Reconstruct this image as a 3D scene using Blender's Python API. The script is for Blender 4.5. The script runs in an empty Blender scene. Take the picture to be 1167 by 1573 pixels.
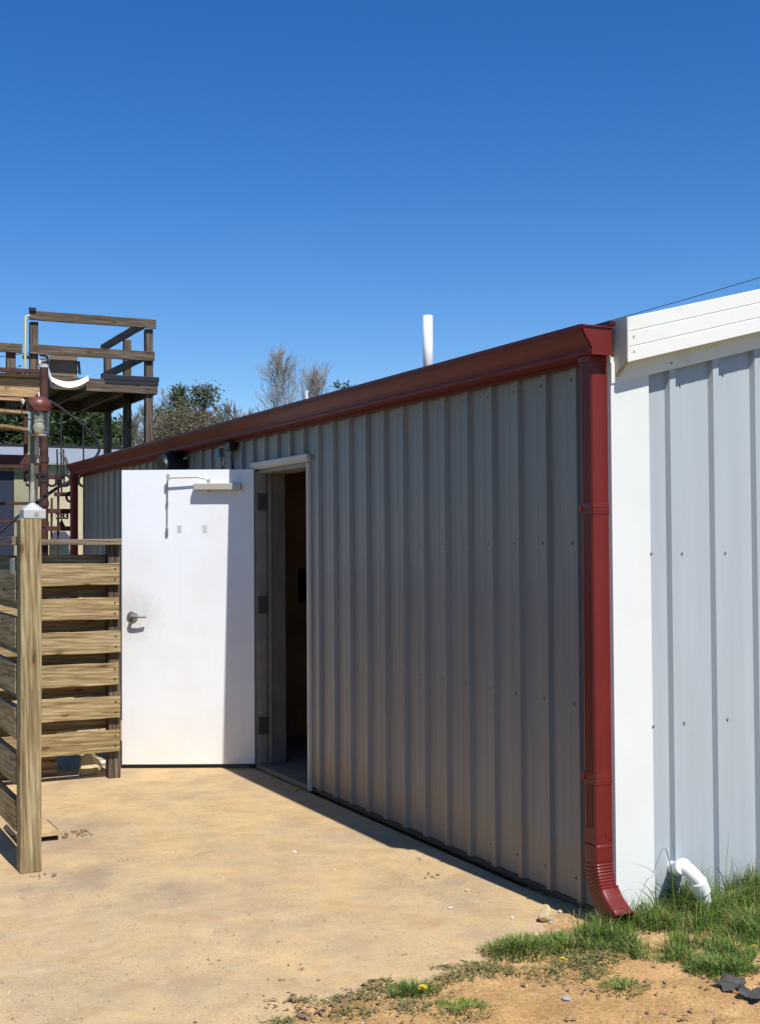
import bpy, math, random
from mathutils import Vector, Matrix, noise
R = math.radians
rnd = random.Random(7)
scene = bpy.context.scene
COL = scene.collection

# ------------------------------------------------------------------ camera
f_px = 1950.0; PW, PH = 1167.0, 1573.0
CAM = Vector((0, 0, 1.53))
yaw = R(-26.04); pitch = math.atan(50/1950); roll = 0.0065
FWD = Vector((-math.sin(yaw)*math.cos(pitch), math.cos(yaw)*math.cos(pitch), math.sin(pitch)))
R0 = Vector((math.cos(yaw), math.sin(yaw), 0)); U0 = R0.cross(FWD)
RT = R0*math.cos(roll) - U0*math.sin(roll); UP = R0*math.sin(roll) + U0*math.cos(roll)
def ray(x, y): return FWD + RT*((x-PW/2)/f_px) - UP*((y-PH/2)/f_px)
def at(x, y, Y):                      # point at real distance Y north of the photographer
    d = ray(x, y); return CAM + d*(Y/d.y)
cd = bpy.data.cameras.new('camera'); cam = bpy.data.objects.new('camera', cd); COL.objects.link(cam)
cd.sensor_fit = 'VERTICAL'; cd.sensor_height = 36; cd.lens = 36*f_px/PH; cd.clip_start = .05; cd.clip_end = 3000
m = Matrix((RT, UP, -FWD)).transposed().to_4x4(); m.translation = CAM; cam.matrix_world = m
scene.camera = cam

# ------------------------------------------------------------------ light
SUN = Vector((.019, -.559, .829)).normalized()
elev = math.asin(SUN.z); az = math.atan2(SUN.x, SUN.y)
w = bpy.data.worlds.new('World'); scene.world = w; w.use_nodes = True
nt = w.node_tree; bg = nt.nodes['Background']
sky = nt.nodes.new('ShaderNodeTexSky'); sky.sky_type = 'NISHITA'; sky.sun_disc = False
sky.sun_elevation = elev; sky.sun_rotation = az
sky.altitude = 900; sky.air_density = 1.0; sky.dust_density = .25; sky.ozone_density = 3.2
hs = nt.nodes.new('ShaderNodeHueSaturation'); hs.inputs['Saturation'].default_value = 1.36; hs.inputs['Hue'].default_value = .509
nt.links.new(sky.outputs[0], hs.inputs['Color']); nt.links.new(hs.outputs[0], bg.inputs[0]); bg.inputs[1].default_value = .115
sl = bpy.data.lights.new('sun', 'SUN'); so = bpy.data.objects.new('sun', sl); COL.objects.link(so)
sl.energy = 5.0; sl.angle = R(.5); sl.color = (1, .965, .91)
so.rotation_euler = SUN.to_track_quat('Z', 'Y').to_euler(); so.location = (0, -5, 20)
scene.view_settings.view_transform = 'Standard'; scene.view_settings.look = 'None'
scene.view_settings.exposure = 0.2; scene.view_settings.gamma = 1

# ------------------------------------------------------------------ materials
def new_mat(name):
    m = bpy.data.materials.new(name); m.use_nodes = True
    return m, m.node_tree, m.node_tree.nodes['Principled BSDF']
def N(nt, t, **k):
    n = nt.nodes.new(t)
    for a, b in k.items():
        if a in n.inputs.keys(): n.inputs[a].default_value = b
        else: setattr(n, a, b)
    return n
def coords(nt, scale=(1, 1, 1), rand=False, kind='Object'):
    tc = N(nt, 'ShaderNodeTexCoord'); mp = N(nt, 'ShaderNodeMapping')
    mp.inputs['Scale'].default_value = scale
    nt.links.new(tc.outputs[kind], mp.inputs[0])
    if rand:
        oi = N(nt, 'ShaderNodeObjectInfo'); mu = N(nt, 'ShaderNodeMath', operation='MULTIPLY'); mu.inputs[1].default_value = 37.0
        nt.links.new(oi.outputs['Random'], mu.inputs[0]); cb = N(nt, 'ShaderNodeCombineXYZ')
        for i in range(3): nt.links.new(mu.outputs[0], cb.inputs[i])
        nt.links.new(cb.outputs[0], mp.inputs['Location'])
    return mp.outputs[0]
def ramp(nt, fac, stops):
    r = N(nt, 'ShaderNodeValToRGB'); e = r.color_ramp.elements
    while len(e) < len(stops): e.new(.5)
    for el, (p, c) in zip(e, stops): el.position = p; el.color = (c[0], c[1], c[2], 1)
    nt.links.new(fac, r.inputs[0]); return r.outputs[0]
def mix(nt, fac, a, b, mode='MIX'):
    x = N(nt, 'ShaderNodeMix', data_type='RGBA', blend_type=mode)
    for s, v in ((0, fac), (6, a), (7, b)):
        if hasattr(v, 'links'): nt.links.new(v, x.inputs[s])
        else: x.inputs[s].default_value = v if s == 0 else (v[0], v[1], v[2], 1)
    return x.outputs[2]
def noise_n(nt, vec, scale, detail=4, rough=.55, dist=0):
    n = N(nt, 'ShaderNodeTexNoise'); n.inputs['Scale'].default_value = scale; n.inputs['Detail'].default_value = detail
    n.inputs['Roughness'].default_value = rough; n.inputs['Distortion'].default_value = dist
    nt.links.new(vec, n.inputs['Vector']); return n.outputs[0]
def bump(nt, b, h, strength=.3, dist=.01):
    n = N(nt, 'ShaderNodeBump'); n.inputs['Strength'].default_value = strength; n.inputs['Distance'].default_value = dist
    nt.links.new(h, n.inputs['Height']); nt.links.new(n.outputs[0], b.inputs['Normal'])

def wood(name, axis, cols, knots=True, rough=.8):
    m, nt, b = new_mat(name); dep = 0 if axis == 'y' else 1
    s = [17, 17, 17]; s['xyz'.index(axis)] = .8
    v = coords(nt, s, True)
    g = noise_n(nt, v, 2.6, 8, .62, .9)
    g2 = noise_n(nt, coords(nt, [q*3.2 for q in s], True), 3.5, 3, .6, .3)
    c = ramp(nt, g, [(.28, cols[0]), (.45, cols[1]), (.56, cols[2]), (.72, cols[3])])
    c = mix(nt, .55, c, ramp(nt, g2, [(.3, (.45, .42, .4)), (.6, (1, 1, 1))]), 'MULTIPLY')
    wv = N(nt, 'ShaderNodeTexWave'); wv.inputs['Scale'].default_value = 1.0; wv.inputs['Distortion'].default_value = 5.5; wv.inputs['Detail'].default_value = 3; wv.inputs['Detail Scale'].default_value = 1.3
    wv.bands_direction = 'DIAGONAL'
    ks = [24, 24, 24]; ks['xyz'.index(axis)] = 1.3; ks[dep] = 4
    nt.links.new(coords(nt, ks, True), wv.inputs['Vector'])
    c = mix(nt, .6, c, ramp(nt, wv.outputs['Fac'], [(.0, (.52, .44, .36)), (.35, (.95, .93, .9)), (1, (1.12, 1.1, 1.05))]), 'MULTIPLY')
    ck = noise_n(nt, coords(nt, [q*2.2 for q in s], True), 2.2, 2, .5, .2)
    c = mix(nt, ramp(nt, ck, [(.26, (.6, .6, .6)), (.30, (0, 0, 0))]), c, (.10, .065, .04))
    if knots:
        k = [6.5, 6.5, 6.5]; k['xyz'.index(axis)] = 2.2; k[dep] = .01
        vo = N(nt, 'ShaderNodeTexVoronoi'); vo.inputs['Scale'].default_value = 1.0
        vo.voronoi_dimensions = '2D'; sx = N(nt, 'ShaderNodeSeparateXYZ'); cx_ = N(nt, 'ShaderNodeCombineXYZ')
        nt.links.new(coords(nt, k, True), sx.inputs[0]); kd = noise_n(nt, coords(nt, (14, 14, 14), True), 1, 2)
        al = 'xyz'.index(axis); cr_ = [q for q in range(3) if q not in (al, dep)][0]
        kp = N(nt, 'ShaderNodeMath', operation='MULTIPLY_ADD'); kp.inputs[1].default_value = .12; nt.links.new(kd, kp.inputs[0]); nt.links.new(sx.outputs[cr_], kp.inputs[2])
        nt.links.new(sx.outputs[al], cx_.inputs[0]); nt.links.new(kp.outputs[0], cx_.inputs[1]); nt.links.new(cx_.outputs[0], vo.inputs['Vector'])
        kc = ramp(nt, vo.outputs['Distance'], [(.0, (.20, .12, .07)), (.045, (.34, .22, .13)), (.065, (.8, .66, .5)), (.16, (1, 1, 1))])
        c = mix(nt, .8, c, kc, 'MULTIPLY')
    big = noise_n(nt, coords(nt, (1, 1, 1), True), 2.3, 3)
    c = mix(nt, 1, c, ramp(nt, big, [(.35, (.78, .80, .72)), (.62, (1.0, 1.0, 1.0))]), 'MULTIPLY')
    oi = N(nt, 'ShaderNodeObjectInfo')
    c = mix(nt, 1, c, ramp(nt, oi.outputs['Random'], [(0, (.80, .82, .80)), (.35, (1.05, 1.0, .92)), (.7, (.92, .94, .96)), (1, (1.12, 1.06, .98))]), 'MULTIPLY')
    nt.links.new(c, b.inputs['Base Color']); b.inputs['Roughness'].default_value = rough
    bump(nt, b, g2, .5, .004)
    return m
PINE = ((.18, .115, .055), (.36, .26, .13), (.49, .38, .21), (.58, .49, .31))
DECK = ((.04, .026, .018), (.095, .068, .048), (.17, .13, .095), (.28, .235, .185))
DECKL = ((.10, .07, .05), (.22, .17, .12), (.32, .26, .19), (.42, .36, .28))
LIGHTW = ((.30, .18, .08), (.48, .31, .15), (.56, .40, .22), (.64, .5, .32))
M = {}
for a in 'xyz':
    M['pine_'+a] = wood('weathered pine along '+a, a, PINE)
    M['deck_'+a] = wood('grey brown lumber along '+a, a, DECK)
    M['deckl_'+a] = wood('weathered grey cap lumber along '+a, a, DECKL)
    M['light_'+a] = wood('sun bleached lumber along '+a, a, LIGHTW)

def metal_panel(name, col, streak=.12, dirt=True, rough=.42):
    m, nt, b = new_mat(name)
    g = noise_n(nt, coords(nt, (6, 6, .35)), 2.0, 5, .6)
    c = mix(nt, 1, col, ramp(nt, g, [(.3, (1-streak,)*3), (.7, (1, 1, 1))]), 'MULTIPLY')
    if dirt:
        tc = N(nt, 'ShaderNodeTexCoord'); sp = N(nt, 'ShaderNodeSeparateXYZ'); nt.links.new(tc.outputs['Object'], sp.inputs[0])
        n2 = noise_n(nt, coords(nt, (2.5, 2.5, .6)), 3, 5, .7)
        ad = N(nt, 'ShaderNodeMath', operation='MULTIPLY_ADD'); nt.links.new(n2, ad.inputs[0]); ad.inputs[1].default_value = -.45
        nt.links.new(sp.outputs[2], ad.inputs[2])
        d = ramp(nt, ad.outputs[0], [(0, (.5, .5, .5)), (.05, (0, 0, 0))])
        c = mix(nt, d, c, (.25, .19, .12))
        dd = N(nt, 'ShaderNodeMath', operation='MULTIPLY'); dd.inputs[1].default_value = .0
    bp = noise_n(nt, coords(nt, (3, 3, .5)), 1.6, 2, .5)
    bump(nt, b, bp, .35, .012)
    nt.links.new(c, b.inputs['Base Color']); b.inputs['Roughness'].default_value = rough
    b.inputs['Specular IOR Level'].default_value = .45
    return m
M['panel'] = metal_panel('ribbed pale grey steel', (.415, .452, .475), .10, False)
M['shadedpanel'] = metal_panel('ribbed steel darkened for shade', (.222, .218, .210), .22)  # darker copy of the gable steel: the wall's shade is in its colour
def simple(name, col, rough=.5, metallic=0, var=.12, sc=8, bumps=0, spec=.5, coat=0):
    m, nt, b = new_mat(name)
    g = noise_n(nt, coords(nt), sc, 5, .6)
    c = mix(nt, 1, col, ramp(nt, g, [(.3, (1-var,)*3), (.65, (1, 1, 1))]), 'MULTIPLY')
    nt.links.new(c, b.inputs['Base Color']); b.inputs['Roughness'].default_value = rough; b.inputs['Metallic'].default_value = metallic
    b.inputs['Specular IOR Level'].default_value = spec; b.inputs['Coat Weight'].default_value = coat
    if bumps: bump(nt, b, g, bumps, .005)
    return m
M['white'] = simple('white painted steel trim', (.73, .735, .70), .45, var=.07, sc=3)
def rake_mat():
    m, nt, b = new_mat('cream white fascia steel')
    g = noise_n(nt, coords(nt, (1, 1, 1)), 5, 6, .65)
    c = mix(nt, ramp(nt, g, [(.52, (0, 0, 0)), (.78, (.55, .55, .55))]), (.76, .745, .69), (.55, .46, .33))
    nt.links.new(c, b.inputs['Base Color']); b.inputs['Roughness'].default_value = .5
    return m
M['rake'] = rake_mat()
M['rustystain'] = simple('rust stained cream steel', (.50, .38, .22), .6, var=.5, sc=25)
HX, HY = 2.317-3.1, 8.63-4.2
def door_mat():
    m, nt, b = new_mat('white painted door')
    g = noise_n(nt, coords(nt), 3, 5, .6)
    g2 = noise_n(nt, coords(nt), 26, 3, .6)
    c = mix(nt, ramp(nt, g, [(.45, (0, 0, 0)), (.8, (.5, .5, .5))]), (.80, .82, .84), (.70, .69, .66))
    c = mix(nt, ramp(nt, g2, [(.74, (0, 0, 0)), (.80, (.5, .5, .5))]), c, (.58, .57, .54))
    st = noise_n(nt, coords(nt, (14, 14, .8)), 3, 4, .6)
    c = mix(nt, ramp(nt, st, [(.55, (0, 0, 0)), (.8, (.16, .16, .16))]), c, (.62, .62, .60))
    ho = N(nt, 'ShaderNodeTexCoord'); hd = N(nt, 'ShaderNodeVectorMath', operation='DISTANCE'); nt.links.new(ho.outputs['Object'], hd.inputs[0]); hd.inputs[1].default_value = (HX, HY, 1.06)
    gr = N(nt, 'ShaderNodeMath', operation='MULTIPLY_ADD'); nt.links.new(g2, gr.inputs[0]); gr.inputs[1].default_value = .22; nt.links.new(hd.outputs['Value'], gr.inputs[2])
    c = mix(nt, ramp(nt, gr.outputs[0], [(.16, (.4, .4, .4)), (.34, (0, 0, 0))]), c, (.50, .47, .42))
    bump(nt, b, noise_n(nt, coords(nt), 5, 3, .5), .12, .01)
    tc = N(nt, 'ShaderNodeTexCoord'); sp = N(nt, 'ShaderNodeSeparateXYZ'); nt.links.new(tc.outputs['Object'], sp.inputs[0])
    dz = ramp(nt, sp.outputs[2], [(0, (.6, .6, .6)), (.5, (0, 0, 0))])
    c = mix(nt, dz, c, (.80, .74, .64))
    nt.links.new(c, b.inputs['Base Color']); b.inputs['Roughness'].default_value = .42
    return m
M['door'] = door_mat()
M['frame'] = simple('off white frame paint', (.62, .58, .50), .5, var=.18, sc=6)
M['jamb'] = simple('dark jamb paint', (.24, .22, .185), .55, var=.3, sc=7)  # frame paint in a darker tone for the jambs
M['dullframe'] = simple('dark frame paint', (.17, .155, .125), .6, var=.3, sc=5)  # frame paint, darker still, for inner jamb and threshold
M['red'] = simple('barn red enamel', (.16, .015, .011), .42, var=.2, sc=4, spec=.4)
M['gutter'] = simple('barn red gutter enamel', (.135, .020, .017), .48, var=.25, sc=3, spec=.3)
M['rust'] = simple('rusty brown steel', (.085, .028, .02), .75, var=.5, sc=12, bumps=.4)
M['darkroof'] = simple('dark red roof edge', (.07, .012, .012), .4)
M['roof'] = simple('painted roof steel', (.14, .03, .025), .4)
M['roofgrey'] = simple('pale grey roof steel', (.30, .32, .34), .4, var=.1)
M['hinge'] = simple('dark bronze hinge', (.085, .075, .065), .5, .4)
M['steel'] = simple('brushed grey steel', (.36, .35, .33), .38, .7)
M['closer'] = simple('aluminium painted closer', (.50, .47, .40), .45, .25, var=.1)
M['black'] = simple('black plastic', (.014, .014, .016), .45)
M['blackiron'] = simple('black painted iron', (.02, .02, .022), .4)
M['dark'] = simple('brown stained interior board', (.45, .27, .13), .8, var=.4, sc=3)
M['intfloor'] = simple('dusty interior floor', (.22, .19, .15), .8)
M['pvc'] = simple('white pvc', (.80, .80, .77), .35, var=.05)
M['greybox'] = simple('pale grey junction box', (.50, .51, .50), .5)
M['conduit'] = simple('grey conduit', (.42, .40, .34), .5, var=.3, sc=20)
M['conduitd'] = simple('weathered dark conduit', (.16, .16, .12), .6, var=.4, sc=20)
M['cream'] = simple('cream plywood siding', (.66, .56, .36), .7, var=.25, sc=2)
M['shedgrey'] = simple('weathered grey siding', (.36, .34, .22), .8, var=.3, sc=3)
M['navy'] = simple('dark blue door', (.022, .03, .055), .5)
M['tan'] = simple('tan sling fabric', (.20, .15, .10), .8)
M['sheet'] = simple('white moulded plastic', (.78, .76, .68), .4, var=.06)
M['screw'] = simple('dull screw head', (.05, .045, .04), .5, .5)
M['foil'] = simple('dandelion petals', (.85, .62, .02), .7)
M['stone'] = simple('pale sandstone', (.64, .50, .27), .85, var=.35, sc=18, bumps=.6)
M['whitestone'] = simple('white quartz pebble', (.74, .71, .62), .7, var=.2, sc=30)
M['greystone'] = simple('grey pebble', (.36, .36, .36), .8, var=.3, sc=30)
M['leafgrey'] = simple('dead grey brown leaf', (.06, .058, .055), .75, var=.4, sc=60, bumps=.5)
M['litter'] = simple('brown leaf litter', (.26, .16, .085), .85, var=.5, sc=30)
M['tape'] = simple('grey tape residue', (.56, .56, .53), .7, var=.2, sc=40)
M['yellow'] = simple('yellowed plastic conduit', (.62, .58, .26), .5)
M['darkmetal'] = simple('oily bronze', (.17, .05, .03), .42, .0, var=.3, sc=15)
gm, nt_, b_ = new_mat('clear jelly jar glass'); b_.inputs['Transmission Weight'].default_value = 1; b_.inputs['Roughness'].default_value = .12
b_.inputs['IOR'].default_value = 1.35; b_.inputs['Base Color'].default_value = (.93, .92, .86, 1); M['glass'] = gm
M['bulb'] = simple('frosted white bulb', (.82, .80, .72), .3, var=.05)

def dirtcolor(nt, v, pad):
    n1 = noise_n(nt, v, 1.1, 6, .62, .4); n2 = noise_n(nt, v, 7, 6, .68); n3 = noise_n(nt, v, 70, 3, .7); n4 = noise_n(nt, v, 380, 2, .6)
    if pad:
        c = ramp(nt, n1, [(.32, (.36, .275, .175)), (.44, (.50, .375, .205)), (.56, (.55, .395, .20)), (.68, (.46, .355, .23))])
        c = mix(nt, .5, c, ramp(nt, n2, [(.3, (.78, .76, .76)), (.7, (1.08, 1.06, 1.02))]), 'MULTIPLY')
        c = mix(nt, .6, c, ramp(nt, n3, [(.3, (.8, .76, .7)), (.7, (1.12, 1.12, 1.12))]), 'MULTIPLY')
    else:
        c = ramp(nt, n1, [(.3, (.44, .27, .11)), (.5, (.58, .375, .17)), (.7, (.62, .45, .25))])
        c = mix(nt, .8, c, ramp(nt, n2, [(.3, (.62, .56, .5)), (.65, (1.08, 1.06, 1.02))]), 'MULTIPLY')
        c = mix(nt, .8, c, ramp(nt, n3, [(.3, (.6, .52, .45)), (.7, (1.2, 1.2, 1.2))]), 'MULTIPLY')
    c = mix(nt, .45, c, ramp(nt, n4, [(.3, (.65, .62, .6)), (.6, (1.1, 1.1, 1.1))]), 'MULTIPLY')
    return c, n2, n3
def pad_mat():
    m, nt, b = new_mat('clay dusted concrete'); v = coords(nt)
    c, n2, n3 = dirtcolor(nt, v, True)
    # long pale scuffs and wear streaks
    st = noise_n(nt, coords(nt, (1.6, 3.5, 1)), 1.6, 9, .78, .5)
    c = mix(nt, ramp(nt, st, [(.56, (0, 0, 0)), (.72, (.55, .55, .55))]), c, (.58, .48, .35))
    st2 = noise_n(nt, coords(nt, (2.0, 1.0, 1)), .9, 6, .7, .6)
    c = mix(nt, ramp(nt, st2, [(.5, (0, 0, 0)), (.75, (.6, .6, .6))]), c, (.34, .27, .20))
    bl = noise_n(nt, v, 3.2, 10, .78, .25)
    c = mix(nt, .85, c, ramp(nt, bl, [(.30, (.66, .64, .62)), (.47, (.95, .95, .95)), (.62, (1.16, 1.13, 1.06))]), 'MULTIPLY')
    ru = noise_n(nt, coords(nt, (1, 1, 1)), 4.2, 9, .78, .2)
    c = mix(nt, ramp(nt, ru, [(.51, (0, 0, 0)), (.68, (.75, .75, .75))]), c, (.42, .24, .095))
    gr_ = noise_n(nt, v, 150, 4, .8)
    c = mix(nt, .9, c, ramp(nt, gr_, [(.32, (.74, .72, .70)), (.5, (1, 1, 1)), (.68, (1.16, 1.15, 1.12))]), 'MULTIPLY')
    c = mix(nt, .10, c, (.55, .46, .34))
    sp = noise_n(nt, v, 26, 4, .75)
    c = mix(nt, ramp(nt, sp, [(.70, (0, 0, 0)), (.76, (.7, .7, .7))]), c, (.22, .13, .07))
    nt.links.new(c, b.inputs['Base Color']); b.inputs['Roughness'].default_value = .9; b.inputs['Specular IOR Level'].default_value = .25
    ad = N(nt, 'ShaderNodeMath', operation='ADD'); nt.links.new(n2, ad.inputs[0]); nt.links.new(n3, ad.inputs[1]); bump(nt, b, ad.outputs[0], .35, .006)
    return m
def dirt_mat():
    m, nt, b = new_mat('sandy clay soil'); v = coords(nt)
    c, n2, n3 = dirtcolor(nt, v, False)
    tc = N(nt, 'ShaderNodeTexCoord'); vm = N(nt, 'ShaderNodeVectorMath', operation='DISTANCE'); vm.inputs[1].default_value = (3.2, 6.0, 0)
    nt.links.new(tc.outputs['Object'], vm.inputs[0]); dn = noise_n(nt, v, .6, 4)
    ma = N(nt, 'ShaderNodeMath', operation='MULTIPLY_ADD'); nt.links.new(dn, ma.inputs[0]); ma.inputs[1].default_value = 1.5; nt.links.new(vm.outputs['Value'], ma.inputs[2])
    mr = N(nt, 'ShaderNodeMapRange'); mr.inputs['From Min'].default_value = 5.0; mr.inputs['From Max'].default_value = 6.2; nt.links.new(ma.outputs[0], mr.inputs[0])
    fld = ramp(nt, noise_n(nt, v, 3, 6, .7), [(.35, (.035, .055, .015)), (.65, (.08, .10, .03))])  # unseen grass beyond the yard, added dark to cut bounce onto the side wall
    c = mix(nt, mr.outputs[0], c, fld)
    nt.links.new(c, b.inputs['Base Color']); b.inputs['Roughness'].default_value = .95; b.inputs['Specular IOR Level'].default_value = .2
    ad = N(nt, 'ShaderNodeMath', operation='ADD'); nt.links.new(n2, ad.inputs[0]); nt.links.new(n3, ad.inputs[1]); bump(nt, b, ad.outputs[0], .6, .015)
    return m
M['pad'] = pad_mat(); M['dirt'] = dirt_mat()
def leafmat(name, c1, c2, rough=.6, trans=.25):
    m, nt, b = new_mat(name)
    gi = N(nt, 'ShaderNodeNewGeometry')
    c = ramp(nt, gi.outputs['Random Per Island'], [(0, c1), (1, c2)])
    nt.links.new(c, b.inputs['Base Color']); b.inputs['Roughness'].default_value = rough; b.inputs['Specular IOR Level'].default_value = .3
    tr = N(nt, 'ShaderNodeBsdfTranslucent'); nt.links.new(c, tr.inputs[0])
    ms = N(nt, 'ShaderNodeMixShader'); ms.inputs[0].default_value = trans
    out = nt.nodes['Material Output']; nt.links.new(b.outputs[0], ms.inputs[1]); nt.links.new(tr.outputs[0], ms.inputs[2]); nt.links.new(ms.outputs[0], out.inputs[0])
    return m
M['grit'] = leafmat('mixed grit', (.66, .57, .42), (.22, .13, .07), .9, 0)
M['grass'] = leafmat('grass blades', (.03, .085, .008), (.20, .31, .05))
_e = [n for n in M['grass'].node_tree.nodes if n.type == 'VALTORGB'][0].color_ramp.elements
_e[1].position = .80
for _p, _c in ((.86, (.30, .30, .10, 1)), (.93, (.42, .33, .17, 1))): _n = _e.new(_p); _n.color = _c

M['drygrass'] = leafmat('dry and green low weeds', (.10, .14, .035), (.30, .24, .10))
M['pineneedle'] = leafmat('pine needles', (.03, .055, .018), (.10, .14, .05))
M['cedar'] = leafmat('blue green cedar', (.075, .095, .055), (.15, .18, .10))
M['brownbrush'] = leafmat('budding brown twigs', (.13, .10, .06), (.26, .20, .12))
M['bark'] = simple('grey bark', (.15, .125, .10), .9, var=.4, sc=4)
M['barkbare'] = simple('pale grey bark', (.34, .29, .245), .9, var=.3, sc=4)
M['barkd'] = simple('dark bark', (.05, .035, .025), .9, var=.4, sc=4)

# ------------------------------------------------------------------ mesh helpers
class MB:
    def __init__(s): s.v = []; s.f = []; s.smooth = False
    def add(s, vs, fs):
        o = len(s.v); s.v += [Vector(v) for v in vs]; s.f += [tuple(i+o for i in f) for f in fs]; return s
    def box(s, a, b, mtx=None):
        x0, y0, z0 = [min(p, q) for p, q in zip(a, b)]; x1, y1, z1 = [max(p, q) for p, q in zip(a, b)]
        vs = [Vector(p) for p in ((x0,y0,z0),(x1,y0,z0),(x1,y1,z0),(x0,y1,z0),(x0,y0,z1),(x1,y0,z1),(x1,y1,z1),(x0,y1,z1))]
        if mtx: vs = [mtx @ v for v in vs]
        return s.add(vs, [(0,3,2,1),(4,5,6,7),(0,1,5,4),(1,2,6,5),(2,3,7,6),(3,0,4,7)])
    def beam(s, p, q, w, h, up=(0, 0, 1)):     # box along p-q, w sideways, h along up
        p, q = Vector(p), Vector(q); d = (q-p).normalized(); sd = d.cross(Vector(up)).normalized(); u = sd.cross(d)
        vs = [c+sd*a*w/2+u*b*h/2 for c in (p, q) for a, b in ((-1,-1),(1,-1),(1,1),(-1,1))]
        return s.add(vs, [(0,3,2,1)[::-1],(4,5,6,7)[::-1],(0,1,5,4)[::-1],(1,2,6,5)[::-1],(2,3,7,6)[::-1],(3,0,4,7)[::-1]])
    def tube(s, pts, rads, n=12, cap=True):
        pts = [Vector(p) for p in pts]
        if not hasattr(rads, '__len__'): rads = [rads]*len(pts)
        o = len(s.v); prev = None
        for i, p in enumerate(pts):
            d = (pts[min(i+1, len(pts)-1)]-pts[max(i-1, 0)]).normalized()
            if prev is None: a = d.orthogonal().normalized()
            else: a = (prev - d*prev.dot(d)).normalized()
            prev = a; b = d.cross(a)
            for k in range(n):
                t = 2*math.pi*k/n; s.v.append(p+(a*math.cos(t)+b*math.sin(t))*rads[i])
        for i in range(len(pts)-1):
            for k in range(n):
                s.f.append((o+i*n+k, o+i*n+(k+1)%n, o+(i+1)*n+(k+1)%n, o+(i+1)*n+k))
        if cap:
            s.f.append(tuple(o+k for k in range(n))[::-1]); s.f.append(tuple(o+(len(pts)-1)*n+k for k in range(n)))
        return s
    def lathe(s, c, prof, n=24):               # prof: (radius, z)
        o = len(s.v); c = Vector(c)
        for r, z in prof:
            for k in range(n): t = 2*math.pi*k/n; s.v.append(c+Vector((r*math.cos(t), r*math.sin(t), z)))
        for i in range(len(prof)-1):
            for k in range(n): s.f.append((o+i*n+k, o+i*n+(k+1)%n, o+(i+1)*n+(k+1)%n, o+(i+1)*n+k))
        return s
    def prism(s, prof, p, q, ax, ay, close=True, caps=True):  # profile (a,b) along ax, ay extruded p->q
        ax, ay = Vector(ax), Vector(ay); n = len(prof); o = len(s.v)
        for c in (Vector(p), Vector(q)):
            for a, b in prof: s.v.append(c+ax*a+ay*b)
        for k in range(n if close else n-1):
            s.f.append((o+k, o+(k+1) % n, o+n+(k+1) % n, o+n+k))
        if close and caps: s.f.append(tuple(o+k for k in range(n))[::-1]); s.f.append(tuple(o+n+k for k in range(n)))
        return s
    def build(s, name, mat, parent=None, loc=(0, 0, 0), smooth=False, bevel=0, fixn=True):
        L = origin(parent) + (Vector((0, 0, 0)) if parent else Vector(loc))
        me = bpy.data.meshes.new(name); me.from_pydata([v-L for v in s.v], [], s.f); me.update()
        if fixn:
            import bmesh
            bm = bmesh.new(); bm.from_mesh(me); bmesh.ops.recalc_face_normals(bm, faces=bm.faces); bm.to_mesh(me); bm.free()
        ob = bpy.data.objects.new(name, me); COL.objects.link(ob); me.materials.append(mat)
        if parent: ob.parent = parent
        else: ob.location = L
        ORG[ob.name] = L
        if smooth:
            for p in me.polygons: p.use_smooth = True
            me.set_sharp_from_angle(angle=R(38))
        if bevel:
            bv = ob.modifiers.new('bevel', 'BEVEL'); bv.width = bevel; bv.segments = 2; bv.limit_method = 'ANGLE'
        return ob
ORG = {}
def origin(o): return ORG[o.name] if o else Vector((0, 0, 0))
def thing(name, label, cat, loc, group=None):
    o = bpy.data.objects.new(name, None); COL.objects.link(o); o.location = loc; o.empty_display_size = .1
    ORG[o.name] = Vector(loc); tag(o, label, cat, group); return o
def tag(o, label, cat, group=None, kind=None):
    if label: o['label'] = label
    if cat: o['category'] = cat
    if group: o['group'] = group
    if kind: o['kind'] = kind
    return o
def arc(c, a, b, r, t0, t1, n): # points on arc in plane (a,b)
    c, a, b = Vector(c), Vector(a), Vector(b)
    return [c+a*r*math.cos(t0+(t1-t0)*i/n)+b*r*math.sin(t0+(t1-t0)*i/n) for i in range(n+1)]

# ------------------------------------------------------------------ ground
EDGE = [(-60, 1.2), (-6, 2.6), (0, 3.75), (1.15, 3.93), (1.69, 3.99), (2.05, 4.04), (2.33, 4.12), (2.62, 4.26), (2.9, 4.44), (3.1, 4.62), (3.3, 5.2), (60, 5.2)]
def edge_y(x):
    for (a, b), (c, d) in zip(EDGE, EDGE[1:]):
        if a <= x <= c: return b+(d-b)*(x-a)/(c-a)
    return 5
def hgt(x, y):
    d = edge_y(x)-y + .10*(noise.noise(Vector((x*2.4, y*2.4, 3)))) + .035*noise.noise(Vector((x*9, y*9, 1)))
    if d > 30 or abs(x) > 20: return -.03
    t = max(-1, min(1, d/.35)); h = .020*t+(-.006)
    if d > -.3: h += .012*noise.noise(Vector((x*6, y*6, 0)))+.006*noise.noise(Vector((x*22, y*22, 5)))+.003*noise.noise(Vector((x*60, y*60, 2)))
    # soil is banked up against the gable wall
    if x > 3.05: h += .035*min(1, (x-3.05)/.4)*max(0, min(1, (y-3.3)/.8))
    if y > 4.9 or x < .2: h = min(h, -.03)
    return h
xs = [-600, -200, -60, -20, -8, -4, -2, -1, 0, .3]+[.5+.02*i for i in range(230)]+[5.3, 6, 8, 12, 20, 60, 200, 600]
ys = [-600, -200, -60, -20, -8, -3, 0, 1.5, 2.2]+[2.4+.02*i for i in range(128)]+[5.1, 6, 8, 12, 20, 60, 200, 600]
g = MB(); nx = len(xs)
for y in ys:
    for x in xs: g.v.append(Vector((x, y, hgt(x, y))))
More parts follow.
